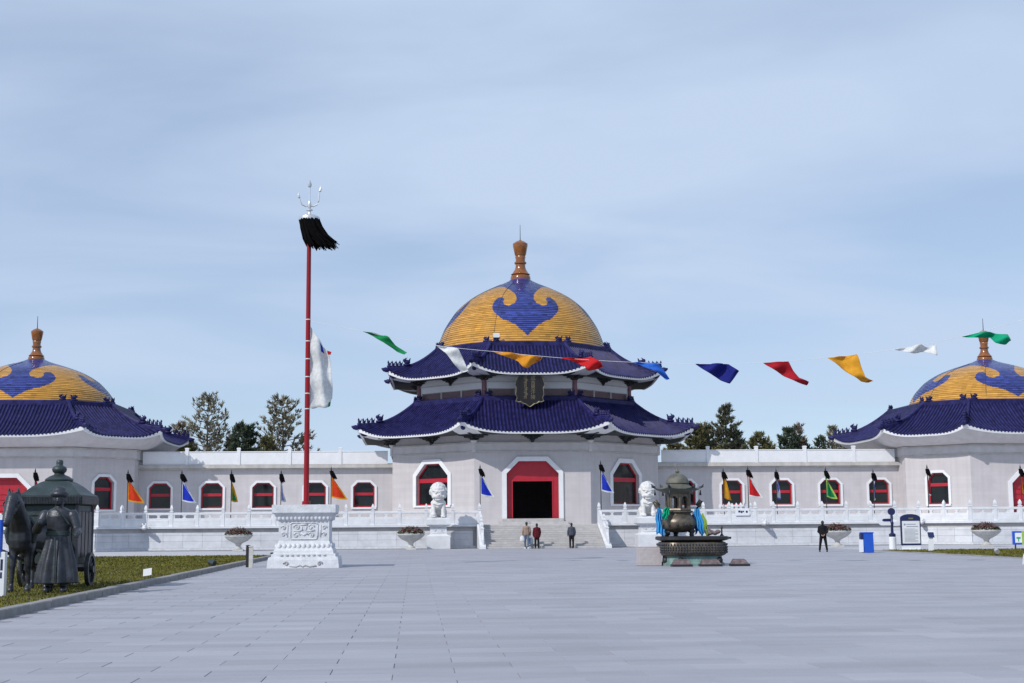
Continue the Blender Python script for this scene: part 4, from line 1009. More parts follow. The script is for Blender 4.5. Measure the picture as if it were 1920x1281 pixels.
for k in range(5):
    a = stad(1.06,.87,.23)[(k*7+3)%32]; M().ball((a[0],a[1],.2), .12,.12,.13, 8, 6).build('beast_foot', 'iron', ab, smooth=True)
for q, (x, wd, lab) in enumerate(((.92,.74,'dark slab lying at the foot of the altar under the burner'),(1.98,.80,'dark slab lying at the middle foot of the altar'),(3.05,.68,'dark slab lying clear of the altar at its right'))):
    o = thing('kneeling_slab', (x, by-1.25, 0), lab, 'slab', 'slabs on the paving before the altar'); yy = by-1.38
    m = M(); m.rings([[(x-wd/2,yy-.22,.0),(x+wd/2,yy-.22,.0),(x+wd/2,yy+.22,.0),(x-wd/2,yy+.22,.0)],[(x-wd/2,yy-.22,.08),(x+wd/2,yy-.22,.08),(x+wd/2,yy+.22,.08),(x-wd/2,yy+.22,.08)]]); m.build('base', 'iron', o)
    m = M(); m.rings([[(x-wd/2+.03,yy-.19,.082),(x+wd/2-.03,yy-.19,.082),(x+wd/2-.03,yy+.19,.082),(x-wd/2+.03,yy+.19,.082)],[(x-wd/2+.1,yy-.08,.22),(x+wd/2-.12,yy-.08,.22),(x+wd/2-.14,yy+.16,.26),(x-wd/2+.12,yy+.16,.26)]]); m.build('pad', 'slab', o)
ib = thing('incense_burner', (bx, by, 1.08), 'bronze incense burner with pot, arched pavilion and domed lid', 'incense burner')
m = M()
for a in (-150,-30,90): 
    c, s_ = math.cos(R(a)), math.sin(R(a)); m.tube([(bx+.42*c,by+.42*s_,1.36),(bx+.55*c,by+.55*s_,1.24),(bx+.5*c,by+.5*s_,1.13),(bx+.56*c,by+.56*s_,1.08)], [.14,.12,.08,.10], 8)
m.build('leg', 'bronze', ib, smooth=True)
m = M(); m.lathe([(.2,1.22),(.45,1.25),(.62,1.36),(.70,1.52),(.69,1.64),(.6,1.78),(.5,1.86),(.47,1.93),(.55,1.97),(.55,2.02),(.44,2.03)], 32, (bx,by,0)); m.build('pot', 'bronze_brown', ib, smooth=True, auto=45)
m = M()
for k in range(14): a = 2*math.pi*k/14; m.ball((bx+.695*math.cos(a),by+.695*math.sin(a),1.5), .05,.05,.05, 6, 5)
m.build('boss_band', 'bronze', ib, smooth=True)
m = M()
for k in range(6): a = R(60*k+30); m.tube([(bx+.44*math.cos(a),by+.44*math.sin(a),2.03),(bx+.44*math.cos(a),by+.44*math.sin(a),2.66)], .055, 8)
for k in range(6):
    a0 = R(60*k+0); fr_ = frame(bx+.40*math.cos(a0), by+.40*math.sin(a0), a0); 
    op = (-.13,.13,2.12,2.56,.09); wall_with(m, fr_, -.25, .25, 2.03, 2.68, [op], .06)
m.lathe([(.5,2.02),(.52,2.05),(.5,2.1),(.44,2.11)], 6, (bx,by,0), R(30)); m.build('pavilion', 'bronze_brown', ib)
m = M(); prof = [(.40,2.64),(.52,2.70),(.80,2.80),(.82,2.83),(.60,2.87),(.46,2.95),(.40,3.02)]
rings = []
for r_, z in prof:
    ring = []
    for k in range(36):
        a = 2*math.pi*k/36; cor = abs(math.cos(3*a))**6; rr = r_*(1+.10*cor*(r_ > .7)); ring.append((bx+rr*math.cos(a), by+rr*math.sin(a), z+(.07*cor if r_ > .7 else 0)))
    rings.append(ring)
m.rings(rings); er = m.build('pavilion_roof', 'bronze_lid', ib, smooth=True, auto=40)
m = M()
for k in range(6): a = R(60*k); m.tube([(bx+.84*math.cos(a),by+.84*math.sin(a),2.88),(bx+.95*math.cos(a),by+.95*math.sin(a),2.93),(bx+.99*math.cos(a),by+.99*math.sin(a),3.02)], [.05,.05,.015], 6); m.tube([(bx+.86*math.cos(a),by+.86*math.sin(a),2.8),(bx+.86*math.cos(a),by+.86*math.sin(a),2.6)], [.015,.05], 6)
m.build('eave_dragon', 'bronze', er, smooth=True)
m = M(); m.lathe([(.40,3.02),(.44,3.05),(.43,3.12),(.36,3.26),(.24,3.36),(.10,3.41),(.05,3.44),(.09,3.48),(.06,3.52),(.018,3.56),(.012,3.76)], 24, (bx,by,0)); m.build('lid', 'bronze_lid', ib, smooth=True, auto=45)
for s in (-1, 1):
    m = M(); m.tube([(bx+s*.55,by,1.80),(bx+s*.72,by,1.92),(bx+s*.72,by,2.1),(bx+s*.80,by,2.24),(bx+s*.93,by,2.36),(bx+s*.84,by,2.40),(bx+s*.70,by,2.22)], [.07,.075,.07,.10,.04,.06,.05], 8); m.build('handle', 'bronze_brown', ib, smooth=True)
def scarf(cm, cx, cy, z0, z1, w0, w1, dx_, label, ph):
    m = M()
    def f(u, v): zz = z0+(z1-z0)*v; w_ = (w0+(w1-w0)*v)*(.45+.55*math.sin(min(1,v*2.2+.15)*1.57))*(1-.25*max(0,v-.8)*5*(.5+.5*math.sin(7*u+ph))); return (cx+dx_*v+(u-.5)*w_+.02*math.sin(12*v+ph), cy+.045*math.sin(9*u*2+ph)+.05*math.sin(4*v+ph), zz+.05*math.sin(6*u+ph)*(.4+v))
    m.grid(f, 14, 16); tag(thick(m.build('ceremonial_scarf', cm, None, smooth=True), .012), label, 'scarf', 'silk scarves tied to the burner')
scarf('c_sky', bx-.75, by-.16, 2.12, 1.14, .20, .34, .06, 'sky blue silk scarf hanging from the left burner handle', 0)
scarf('c_jade', bx-.50, by-.62, 2.14, 1.72, .26, .20, -.12, 'green silk scarf knotted across the left shoulder of the pot', 1)
scarf('c_sky', bx+.66, by-.30, 2.10, 1.16, .26, .26, .16, 'turquoise silk scarf hanging from the right burner handle', 2)
scarf('c_lime', bx+.86, by-.36, 1.92, 1.14, .10, .16, .16, 'pale lime silk scarf beside the turquoise one', 3)
scarf('c_azure', bx+.60, by-.16, 1.98, 1.2, .14, .2, .1, 'deep blue silk scarf behind the turquoise one', 4)
o = thing('offering_bundle', (2.3, by, 1.08), 'dark bundle of offerings on the right of the altar table', 'offerings'); m = M(); rnd = random.Random(8)
for k in range(9): m.ball((2.3+rnd.uniform(-.2,.2), by-.3+rnd.uniform(-.15,.15), 1.15+rnd.uniform(0,.14)), .11,.10,.08, 8, 6)
remesh(m.build('bundle', 'slab', o), .03, 1)
o = thing('candle_stick', (2.66, by-.3, 1.08), 'slim dark candle stick at the right end of the altar table', 'candle stick'); m = M(); m.lathe([(.09,1.08),(.06,1.12),(.03,1.16),(.03,1.34),(.05,1.36),(.02,1.46)], 10, (2.66,by-.3,0)); m.build('stick', 'iron', o)
o = thing('granite_block', (-.02, by+.2, 0), 'plain pinkish granite block left of the altar', 'block'); m = M(); m.bbox(-.42,.40,by-.2,by+.62,0,.66,.02); m.build('block', 'pink', o); m = M(); m.bbox(-.40,.38,by-.18,by+.60,.662,.70,.01); m.build('top_slab', 'pink', o)

# ================================================================== SIGNS AND SMALL THINGS
def printlines(m, x0, x1, y, z0, z1, n, h=.02):
    for k in range(n):
        z = z1-(z1-z0)*k/max(1,n-1); m.box(x0, x0+(x1-x0)*(1 if k%3 else .8), y-.004, y, z-h, z)
x, y = 18.39, -39.46
ibd = thing('information_board', (x, y, 0), 'white information board in an arched navy frame on the right', 'sign')
m = M(); n = 14; ar_ = [(-.55,.30),(.55,.30),(.55,1.78)]+[(.55*math.cos(R(a)),1.78+.22*math.sin(R(a))) for a in range(15,166,15)]+[(-.55,1.78)]
k = len(ar_); m.add([(x+u,y-.07,z) for u,z in ar_]+[(x+u,y+.07,z) for u,z in ar_], [tuple(range(k)),tuple(range(k,2*k))[::-1]]+[((i+1)%k,i,k+i,k+(i+1)%k) for i in range(k)]); m.build('frame', 'navy', ibd)
m = M(); m.box(x-.49,x+.49,y-.085,y-.072,.40,1.62); fc = m.build('face', 'signwhite', ibd)
m = M(); m.box(x-.40,x-.3,y-.09,y-.086,1.38,1.48); printlines(m, x-.25,x+.40,y-.086,1.34,1.46,2,.04); printlines(m, x-.38,x+.38,y-.086,.5,1.2,12); m.build('print', 'print', fc)
m = M(); m.box(x-.12,x+.14,y-.078,y-.071,1.72,1.80); m.build('emblem', 'gold', ibd)
m = M(); m.box(x-.62,x+.62,y-.14,y+.14,0,.10); m.box(x-.5,x+.5,y-.06,y+.06,.10,.30); m.build('base', 'signwhite', ibd)
x, y = 18.25, -38.3
gp = thing('guide_post', (17.75, y, 0), 'navy guide post with round head and pale pointing arms', 'sign'); x = 17.75
m = M(); m.lathe([(.2,0),(.2,.72),(.17,.76)], 14, (x,y,0)); m.build('base', 'signwhite', gp)
m = M(); m.lathe([(.18,.76),(.19,.9),(.08,.98),(.07,1.5),(.10,1.55),(.07,1.6),(.07,2.0)], 14, (x,y,0)); m.build('post', 'navy', gp, smooth=True, auto=40)
m = M(); m.tube([(x,y-.06,2.15),(x,y+.06,2.15)], .20, 18); m.build('round_head', 'navy', gp)
for z, s, cm, ln in ((1.78,1,'signwhite',.5),(1.66,-1,'navy',.45),(1.45,-1,'signwhite',.62),(1.42,1,'signwhite',.4)):
    m = M(); pts = [(x+s*.07,z-.06),(x+s*ln,z-.06),(x+s*(ln+.12),z+.02),(x+s*ln,z+.10),(x+s*.07,z+.10)]
    m.add([(u,y-.02,zz) for u,zz in pts]+[(u,y+.02,zz) for u,zz in pts], [(0,1,2,3,4),(9,8,7,6,5)]+[(i,(i+1)%5,5+(i+1)%5,5+i) for i in range(5)]); m.build('arm', cm, gp)
x, y = 18.5, -42.2
ls = thing('lectern_sign', (x, y, 0), 'small white lectern sign with blue plate before the information board', 'sign')
m = M(); m.add([(x-.13,y-.1,0),(x+.13,y-.1,0),(x+.13,y+.1,0),(x-.13,y+.1,0),(x-.09,y-.06,.78),(x+.10,y-.06,.78),(x+.10,y+.06,.82),(x-.09,y+.06,.82)], [(3,2,1,0),(4,5,6,7),(0,1,5,4),(1,2,6,5),(2,3,7,6),(3,0,4,7)]); m.build('stem', 'signwhite', ls)
m = M(); m.add([(x-.16,y-.14,.76),(x+.16,y-.14,.76),(x+.16,y+.0,1.02),(x-.16,y+.0,1.02),(x-.16,y-.10,.74),(x+.16,y-.10,.74),(x+.16,y+.04,1.0),(x-.16,y+.04,1.0)], [(0,1,2,3),(7,6,5,4),(0,4,5,1),(1,5,6,2),(2,6,7,3),(3,7,4,0)]); m.build('plate', 'navy', ls)
x, y = 14.5, -43.9
bn_ = thing('blue_bin', (x, y, 0), 'bright blue box bin standing on the plaza at right', 'bin')
m = M(); m.rings([[(x-.20,y-.3,.02),(x+.27,y-.3,.02),(x+.27,y+.3,.02),(x-.20,y+.3,.02)],[(x-.24,y-.33,1.0),(x+.24,y-.33,1.0),(x+.24,y+.3,1.0),(x-.24,y+.3,1.0)]]); m.build('body', 'signblue', bn_)
m = M(); m.bbox(x-.27,x+.27,y-.36,y+.33,1.0,1.06,.02); m.build('lid', 'signblue', bn_)
m = M(); m.box(x-.36,x-.23,y-.2,y+.1,.70,1.0); m.build('side_box', 'navy', bn_); m = M(); m.box(x-.38,x-.25,y-.22,y+.12,.05,.68); m.build('side_panel', 'signwhite', bn_)
x, y = 26.3, -35.6
bs = thing('blue_notice', (x, y, 0), 'low blue notice with white panels at the right edge', 'sign')
m = M(); m.bbox(x-.55,x+.75,y-.05,y+.05,.22,1.0,.02); fr_ = m.build('board', 'signblue', bs)
for u, cm in ((-.42,'green_sign'),(.22,'c_red')):
    m = M(); m.box(x+u,x+u+.40,y-.062,y-.052,.34,.90); pn = m.build('panel', 'signwhite', bs); m = M(); m.box(x+u+.08,x+u+.32,y-.068,y-.063,.56,.66); m.box(x+u+.17,x+u+.23,y-.068,y-.063,.4,.56); m.build('symbol', cm, pn)
m = M(); m.box(x-.02,x+.16,y-.063,y-.053,.22,1.0); m.build('stripe', 'c_lime', bs)
for u in (-.4,.6): m = M(); m.box(x+u-.03,x+u+.03,y-.04,y+.04,0,.22); m.build('leg', 'iron', bs)
x, y = 16.95, -54.5
sl = thing('lawn_lamp', (x, y, .05), 'small silver spot lamp on the right lawn', 'lamp'); m = M(); m.tube([(x,y,.05),(x,y,.2)], .03, 6); m.build('stake', 'iron', sl); m = M(); m.tube([(x,y-.1,.22),(x,y+.1,.3)], [.11,.08], 12); m.build('head', 'steel', sl)
x, y = -16.35, -61.6
sl = thing('lawn_lamp', (x, y, .05), 'small dark green spot lamp on the left lawn by the kerb', 'lamp'); m = M(); m.tube([(x,y,.05),(x,y,.14)], .04, 6); m.build('stake', 'iron', sl); m = M(); m.tube([(x+.1,y-.08,.18),(x-.12,y+.06,.26)], [.12,.09], 12); m.build('head', 'bronze_green', sl)
x, y = -16.42, -74.3
gs = thing('lawn_sign', (x, y, .05), 'small white sign on the left lawn near the kerb', 'sign')
m = M(); m.add([(x-.12,y-.03,.14),(x+.12,y-.03,.18),(x+.12,y-.0,.38),(x-.12,y-.0,.34),(x-.12,y+.0,.14),(x+.12,y+.0,.18),(x+.12,y+.03,.38),(x-.12,y+.03,.34)], [(0,1,2,3),(7,6,5,4),(0,4,5,1),(1,5,6,2),(2,6,7,3),(3,7,4,0)]); m.build('plate', 'signwhite', gs)
m = M(); m.box(x-.10,x-.08,y-.01,y+.01,.05,.16); m.box(x+.08,x+.10,y-.01,y+.01,.05,.2); m.build('leg', 'iron', gs)
x, y = -17.85, -84.2
pil = thing('sign_pillar', (x, y, .05), 'blue and white sign pillar at the left edge before the bronze horse', 'sign')
m = M(); m.bbox(x-.2,x+.17,y-.10,y+.10,.05,1.02,.01); m.build('pillar', 'signwhite', pil); m = M(); m.box(x-.22,x+.07,y-.12,y-.102,.92,1.72); m.box(x-.22,x+.07,y-.102,y+.06,1.02,1.72); m.build('plate', 'signblue', pil); m = M(); m.box(x+.08,x+.13,y-.106,y-.101,.62,.86); m.box(x+.08,x+.12,y-.106,y-.101,.45,.58); m.build('print', 'navy', pil)
x, y = 14.45, -16.16
nt2 = thing('rail_notice', (x, y, 2.2), 'small white notice with blue marks on the balustrade right of the burner', 'sign')
m = M(); m.bbox(x-.5,x+.5,y-.02,y+.02,2.12,2.62,.005); m.build('plate', 'signwhite', nt2)
m = M()
for u, w_, z0, z1 in ((-.30,.16,2.34,2.48),(-.12,.12,2.3,2.46),(.02,.10,2.36,2.46),(.24,.14,2.32,2.46)): m.box(x+u,x+u+w_,y-.026,y-.021,z0,z1)
m.build('print', 'navy', nt2)
for x, y, cm, lab, h in ((-15.15,-60.4,'iron','dark bollard at the kerb beside the pale one, left of the pedestal',.80),(-14.98,-60.9,'urn','pale stone bollard at the kerb, left of the pedestal',.78),(-14.55,-57.0,'iron','short dark post just behind the pedestal of the red pole',.45)):
    o = thing('bollard', (x, y, 0), lab, 'bollard', 'bollards by the pedestal'); m = M(); m.square([(.075,0),(.075,h-.04),(.06,h)], (x,y,0)); m.build('shaft', cm, o); m = M(); m.square([(.09,h+.001),(.09,h+.03),(.05,h+.05)], (x,y,0)); m.build('cap', cm, o)

# ================================================================== BRONZE HORSE, DRIVER AND CART
cx0, cx1, cy0, cy1 = -18.55, -17.22, -79.75, -78.05; ccx, ccy = (cx0+cx1)/2, (cy0+cy1)/2
ct = thing('bronze_cart', (ccx, ccy, .05), 'dark bronze covered cart with ornate roof on the left lawn', 'cart')
m = M(); m.bbox(cx0,cx1,cy0,cy1,.62,2.12,.02); bd = m.build('body', 'bronze_green', ct)
m = M()
for (xa, xb, za, zb) in ((cx0+.12,cx0+.62,1.0,1.75),(cx0+.72,cx1-.12,1.0,1.75)):
    for t in ((xa,xb,za,za+.05),(xa,xb,zb-.05,zb),(xa,xa+.05,za+.05,zb-.05),(xb-.05,xb,za+.05,zb-.05)): m.box(t[0],t[1],cy0-.03,cy0-.001,t[2],t[3])
    m.box(xa+.1,xb-.1,cy0-.02,cy0-.001,(za+zb)/2-.02,(za+zb)/2+.02)
m.box(cx0,cx1,cy0-.03,cy0-.001,1.86,1.92); m.box(cx0,cx1,cy0-.04,cy0-.001,.66,.76); m.build('front_panel', 'bronze_green', bd)
for k in range(4):
    ya = cy0+.08+k*(cy1-cy0-.16)/4; yb = ya+(cy1-cy0-.16)/4-.08
    m = M(); m.bbox(cx1+.001,cx1+.04,ya,yb,.8,1.95,.01); m.build('side_panel', 'bronze', bd)
for x, y in ((cx0,cy0),(cx1,cy0),(cx1,cy1),(cx0,cy1)): m = M(); m.tube([(x,y,.5),(x,y,2.12)], .06, 8); m.build('corner_post', 'bronze', bd)
def rect(hx, hy, z): return [(ccx-hx,ccy-hy,z),(ccx+hx,ccy-hy,z),(ccx+hx,ccy+hy,z),(ccx-hx,ccy+hy,z)]
HX, HY = .76, .95
m = M(); m.rings([rect(HX,HY,2.12),rect(HX+.03,HY+.03,2.14),rect(HX+.03,HY+.03,2.36),rect(HX-.04,HY-.04,2.40),rect(HX-.10,HY-.12,2.44),rect(.50,.60,2.60),rect(.36,.40,2.70),rect(.3,.32,2.73)]); rfc = m.build('roof', 'bronze_green', ct)
m = M()
for k in range(40): x = ccx-HX+.02+k*(2*HX-.04)/39; m.box(x-.012,x+.012,ccy-HY-.06,ccy-HY-.032,2.14,2.32)
for k in range(44): y = ccy-HY+.02+k*(2*HY-.04)/43; m.box(ccx+HX+.032,ccx+HX+.06,y-.016,y+.016,2.14,2.32)
m.build('fringe', 'bronze', rfc)
m = M(); m.lathe([(.34,2.72),(.36,2.77),(.33,2.80),(.24,2.86),(.14,2.90),(.12,2.93),(.17,2.98),(.19,3.04),(.16,3.10),(.10,3.13),(.08,3.16),(.09,3.20),(.085,3.26),(.05,3.29)], 20, (ccx,ccy,0)); m.build('finial', 'bronze_green', rfc, smooth=True, auto=50)
m = M(); m.box(cx0+.1,cx1-.1,cy0-.1,cy1+.1,.50,.62); m.tube([(cx0-.2,ccy,.48),(cx1+.25,ccy,.48)], .06, 10); m.build('chassis', 'bronze', ct)
for x in (cx0-.16, cx1+.18):
    m = M(); r_ = .43
    m.rings([[(x+dx_,ccy+rr*math.cos(2*math.pi*k/32),.48+rr*math.sin(2*math.pi*k/32)) for dx_, rr in ((-.05,r_),(.05,r_),(.05,r_-.09),(-.05,r_-.09))] for k in range(33)], True, False, False); wh = m.build('wheel', 'bronze', ct)
    m = M()
    for k in range(12): a = 2*math.pi*k/12; m.tube([(x,ccy,.48),(x,ccy+.36*math.cos(a),.48+.36*math.sin(a))], .022, 6)
    m.tube([(x-.1,ccy,.48),(x+.1,ccy,.48)], .09, 10); m.build('spoke', 'bronze', wh)
for s in (-1, 1): m = M(); m.tube([(ccx+s*.45,cy0+.2,.62),(ccx+s*.42,cy0-1.0,.8),(ccx+s*.40,cy0-2.6,1.02)], [.05,.045,.035], 8); m.build('shaft', 'bronze', ct)
# horse, facing the plaza
hx, hy = -17.86, -81.2
hr = thing('bronze_horse', (hx, hy, .05), 'dark bronze horse harnessed before the cart, facing the plaza', 'statue')
m = M(); g0 = .05
m.caps((hx,hy+.95,1.22),(hx,hy+.2,1.18),.31,.30,14); m.caps((hx,hy+.2,1.18),(hx,hy-.55,1.24),.30,.30,14); m.ball((hx,hy-.62,1.18), .27,.28,.36)
m.caps((hx,hy-.68,1.38),(hx-.02,hy-1.05,1.80),.24,.16,12); m.caps((hx-.02,hy-1.02,1.82),(hx-.05,hy-1.20,1.95),.17,.14,12)
m.caps((hx-.05,hy-1.2,1.96),(hx-.08,hy-1.50,1.50),.145,.09,12); m.ball((hx-.08,hy-1.52,1.47), .085,.10,.09); m.ball((hx-.06,hy-1.26,1.78), .13,.15,.17)
for s in (-1, 1):
    m.caps((hx-.05+s*.08,hy-1.14,2.05),(hx-.05+s*.10,hy-1.16,2.22),.045,.015,8)
    m.ball((hx+s*.14,hy-.55,1.05), .14,.2,.28); m.caps((hx+s*.15,hy-.60,1.0),(hx+s*.15,hy-.64+.05*s,.58),.11,.075); m.caps((hx+s*.15,hy-.64+.05*s,.58),(hx+s*.15,hy-.62+.08*s,.18),.065,.045); m.caps((hx+s*.15,hy-.62+.08*s,.18),(hx+s*.15,hy-.68+.08*s,.09),.05,.075)
    m.ball((hx+s*.15,hy+.85,1.08), .18,.30,.34); m.caps((hx+s*.16,hy+.82,.95),(hx+s*.16,hy+.72,.70),.15,.09); m.caps((hx+s*.16,hy+.72,.70),(hx+s*.16,hy+.98,.52),.09,.06); m.caps((hx+s*.16,hy+.98,.52),(hx+s*.16,hy+.93,.18),.055,.045); m.caps((hx+s*.16,hy+.93,.18),(hx+s*.16,hy+.87,.09),.05,.075)
m.caps((hx,hy+1.2,1.3),(hx,hy+1.35,1.0),.08,.09); m.caps((hx,hy+1.35,1.0),(hx,hy+1.36,.45),.09,.03)
for k in range(7): t = k/6; m.ball((hx+.03,hy-.6-.5*t,1.62+.42*t), .05,.10,.14, 8, 6)
remesh(m.build('body', 'bronze', hr), .024, 2)
m = M()
for k in range(9): a = 2*math.pi*k/9
m.tube([(hx-.075+.125*math.cos(t*.5236),hy-1.38+.06*math.sin(t*.5236),1.66+.02*math.sin(t*.5236)) for t in range(13)], .018, 6); m.tube([(hx-.06+.17*math.cos(t*.5236),hy-1.24+.12*math.sin(t*.5236),1.86+.1*math.sin(t*.5236)) for t in range(13)], .016, 6); m.build('bridle', 'bronze', hr)
m = M(); m.tube([(hx+.30*math.cos(t*.5236),hy-.66,1.27+.36*math.sin(t*.5236)) for t in range(13)], .05, 8); m.build('collar', 'bronze_green', hr)
hr.scale = (1.13, 1.13, 1.13); hr.location.x -= .12
# driver statue
sx, sy = -17.02, -82.35; g0 = .05; k_ = 2.32/1.8
sd_ = thing('bronze_driver', (sx, sy, g0), 'bronze statue of a robed man in a fur hat beside the horse', 'statue')
def sp_(x, y, z): return (sx+x*k_, sy+y*k_, g0+z*k_)
def cp(m, a, b, r0, r1, n=12): m.caps(sp_(*a), sp_(*b), r0*k_, r1*k_, n)
m = M(); rings = []
for z, rx, ry, fo in ((.16,.37,.29,.06),(.3,.36,.275,.055),(.55,.315,.24,.045),(.8,.245,.19,.03),(.98,.205,.16,.012),(1.05,.195,.15,.0),(1.2,.215,.165,.0),(1.36,.235,.165,.0),(1.46,.21,.13,.0),(1.52,.10,.09,.0)):
    rings.append([sp_((rx+fo*math.sin(9*a+.4)*.6)*math.cos(a)-.02*(1-z), (ry+fo*math.sin(9*a+.4)*.6)*math.sin(a), z) for a in [2*math.pi*j/54 for j in range(54)]])
m.rings(rings)
cp(m,(0,0,1.48),(0,-.01,1.58),.075,.07); m.ball(sp_(0,-.015,1.66), .10*k_,.115*k_,.135*k_)
cp(m,(0,-.12,1.66),(0,-.135,1.635),.018,.024,8); m.ball(sp_(0,-.10,1.59), .05*k_,.035*k_,.03*k_); cp(m,(-.035,-.108,1.605),(.035,-.108,1.605),.012,.012,6)
for s in (-1,1): m.ball(sp_(s*.045,-.10,1.70), .03*k_,.018*k_,.014*k_); m.ball(sp_(s*.105,0,1.66), .02*k_,.03*k_,.045*k_); cp(m,(s*.02,-.113,1.715),(s*.07,-.1,1.715),.012,.01,6)
# right arm raised toward the reins (photo left), left arm bent forward
cp(m,(-.25,0,1.38),(-.36,-.10,1.12),.10,.088); cp(m,(-.36,-.10,1.12),(-.25,-.34,1.25),.088,.075)
cp(m,(.25,0,1.38),(.35,-.05,1.10),.10,.085); cp(m,(.35,-.05,1.10),(.40,-.30,1.06),.08,.065)
def hand(c, d, s):
    c = Vector(c); d = Vector(d).normalized(); u = Vector((0,0,1)); sd2 = d.cross(u).normalized()
    m.caps(sp_(*c), sp_(*(c+d*.07)), .045*k_, .04*k_)
    for f in range(4):
        p = c+d*.08+sd2*(.033-.022*f); q = p+d*.05+u*-.02; r2 = q+d*.0+u*-.05
        m.caps(sp_(*p), sp_(*q), .014*k_, .013*k_, 6); m.caps(sp_(*q), sp_(*r2), .013*k_, .011*k_, 6)
    m.caps(sp_(*(c+d*.02+sd2*s*.04)), sp_(*(c+d*.07+sd2*s*.055+u*-.03)), .017*k_, .013*k_, 6)
hand((-.24,-.37,1.26), (.3,-.9,.2), -1); hand((.405,-.33,1.06), (.2,-.95,-.1), 1)
for s in (-1, 1): cp(m,(s*.12,0,.30),(s*.13,-.02,.10),.085,.075); cp(m,(s*.13,0,.06),(s*.15,-.17,.045),.062,.055)
remesh(m.build('body', 'bronze', sd_), .017, 1)
m = M(); m.lathe([(.20,1.01),(.218,1.02),(.218,1.09),(.20,1.10)], 30); m.v = [sp_(x,y*.75,z) for x,y,z in m.v]; m.build('sash', 'bronze_green', sd_)
m = M(); m.lathe([(.105,1.71),(.15,1.72),(.165,1.76),(.15,1.80),(.12,1.81),(.11,1.86),(.05,1.90),(.015,1.91)], 24); m.v = [sp_(x,y,z) for x,y,z in m.v]; ht = m.build('fur_hat', 'bronze', sd_, smooth=True)
m = M(); m.tube([sp_(*p) for p in ((-.02,-.17,1.5),(.12,-.19,1.36),(.22,-.16,1.22))], .016*k_, 6); m.tube([sp_(0,-.22,.98),sp_(.02,-.27,.6),sp_(.03,-.33,.2)], .014*k_, 6); m.build('robe_hem', 'bronze_green', sd_)

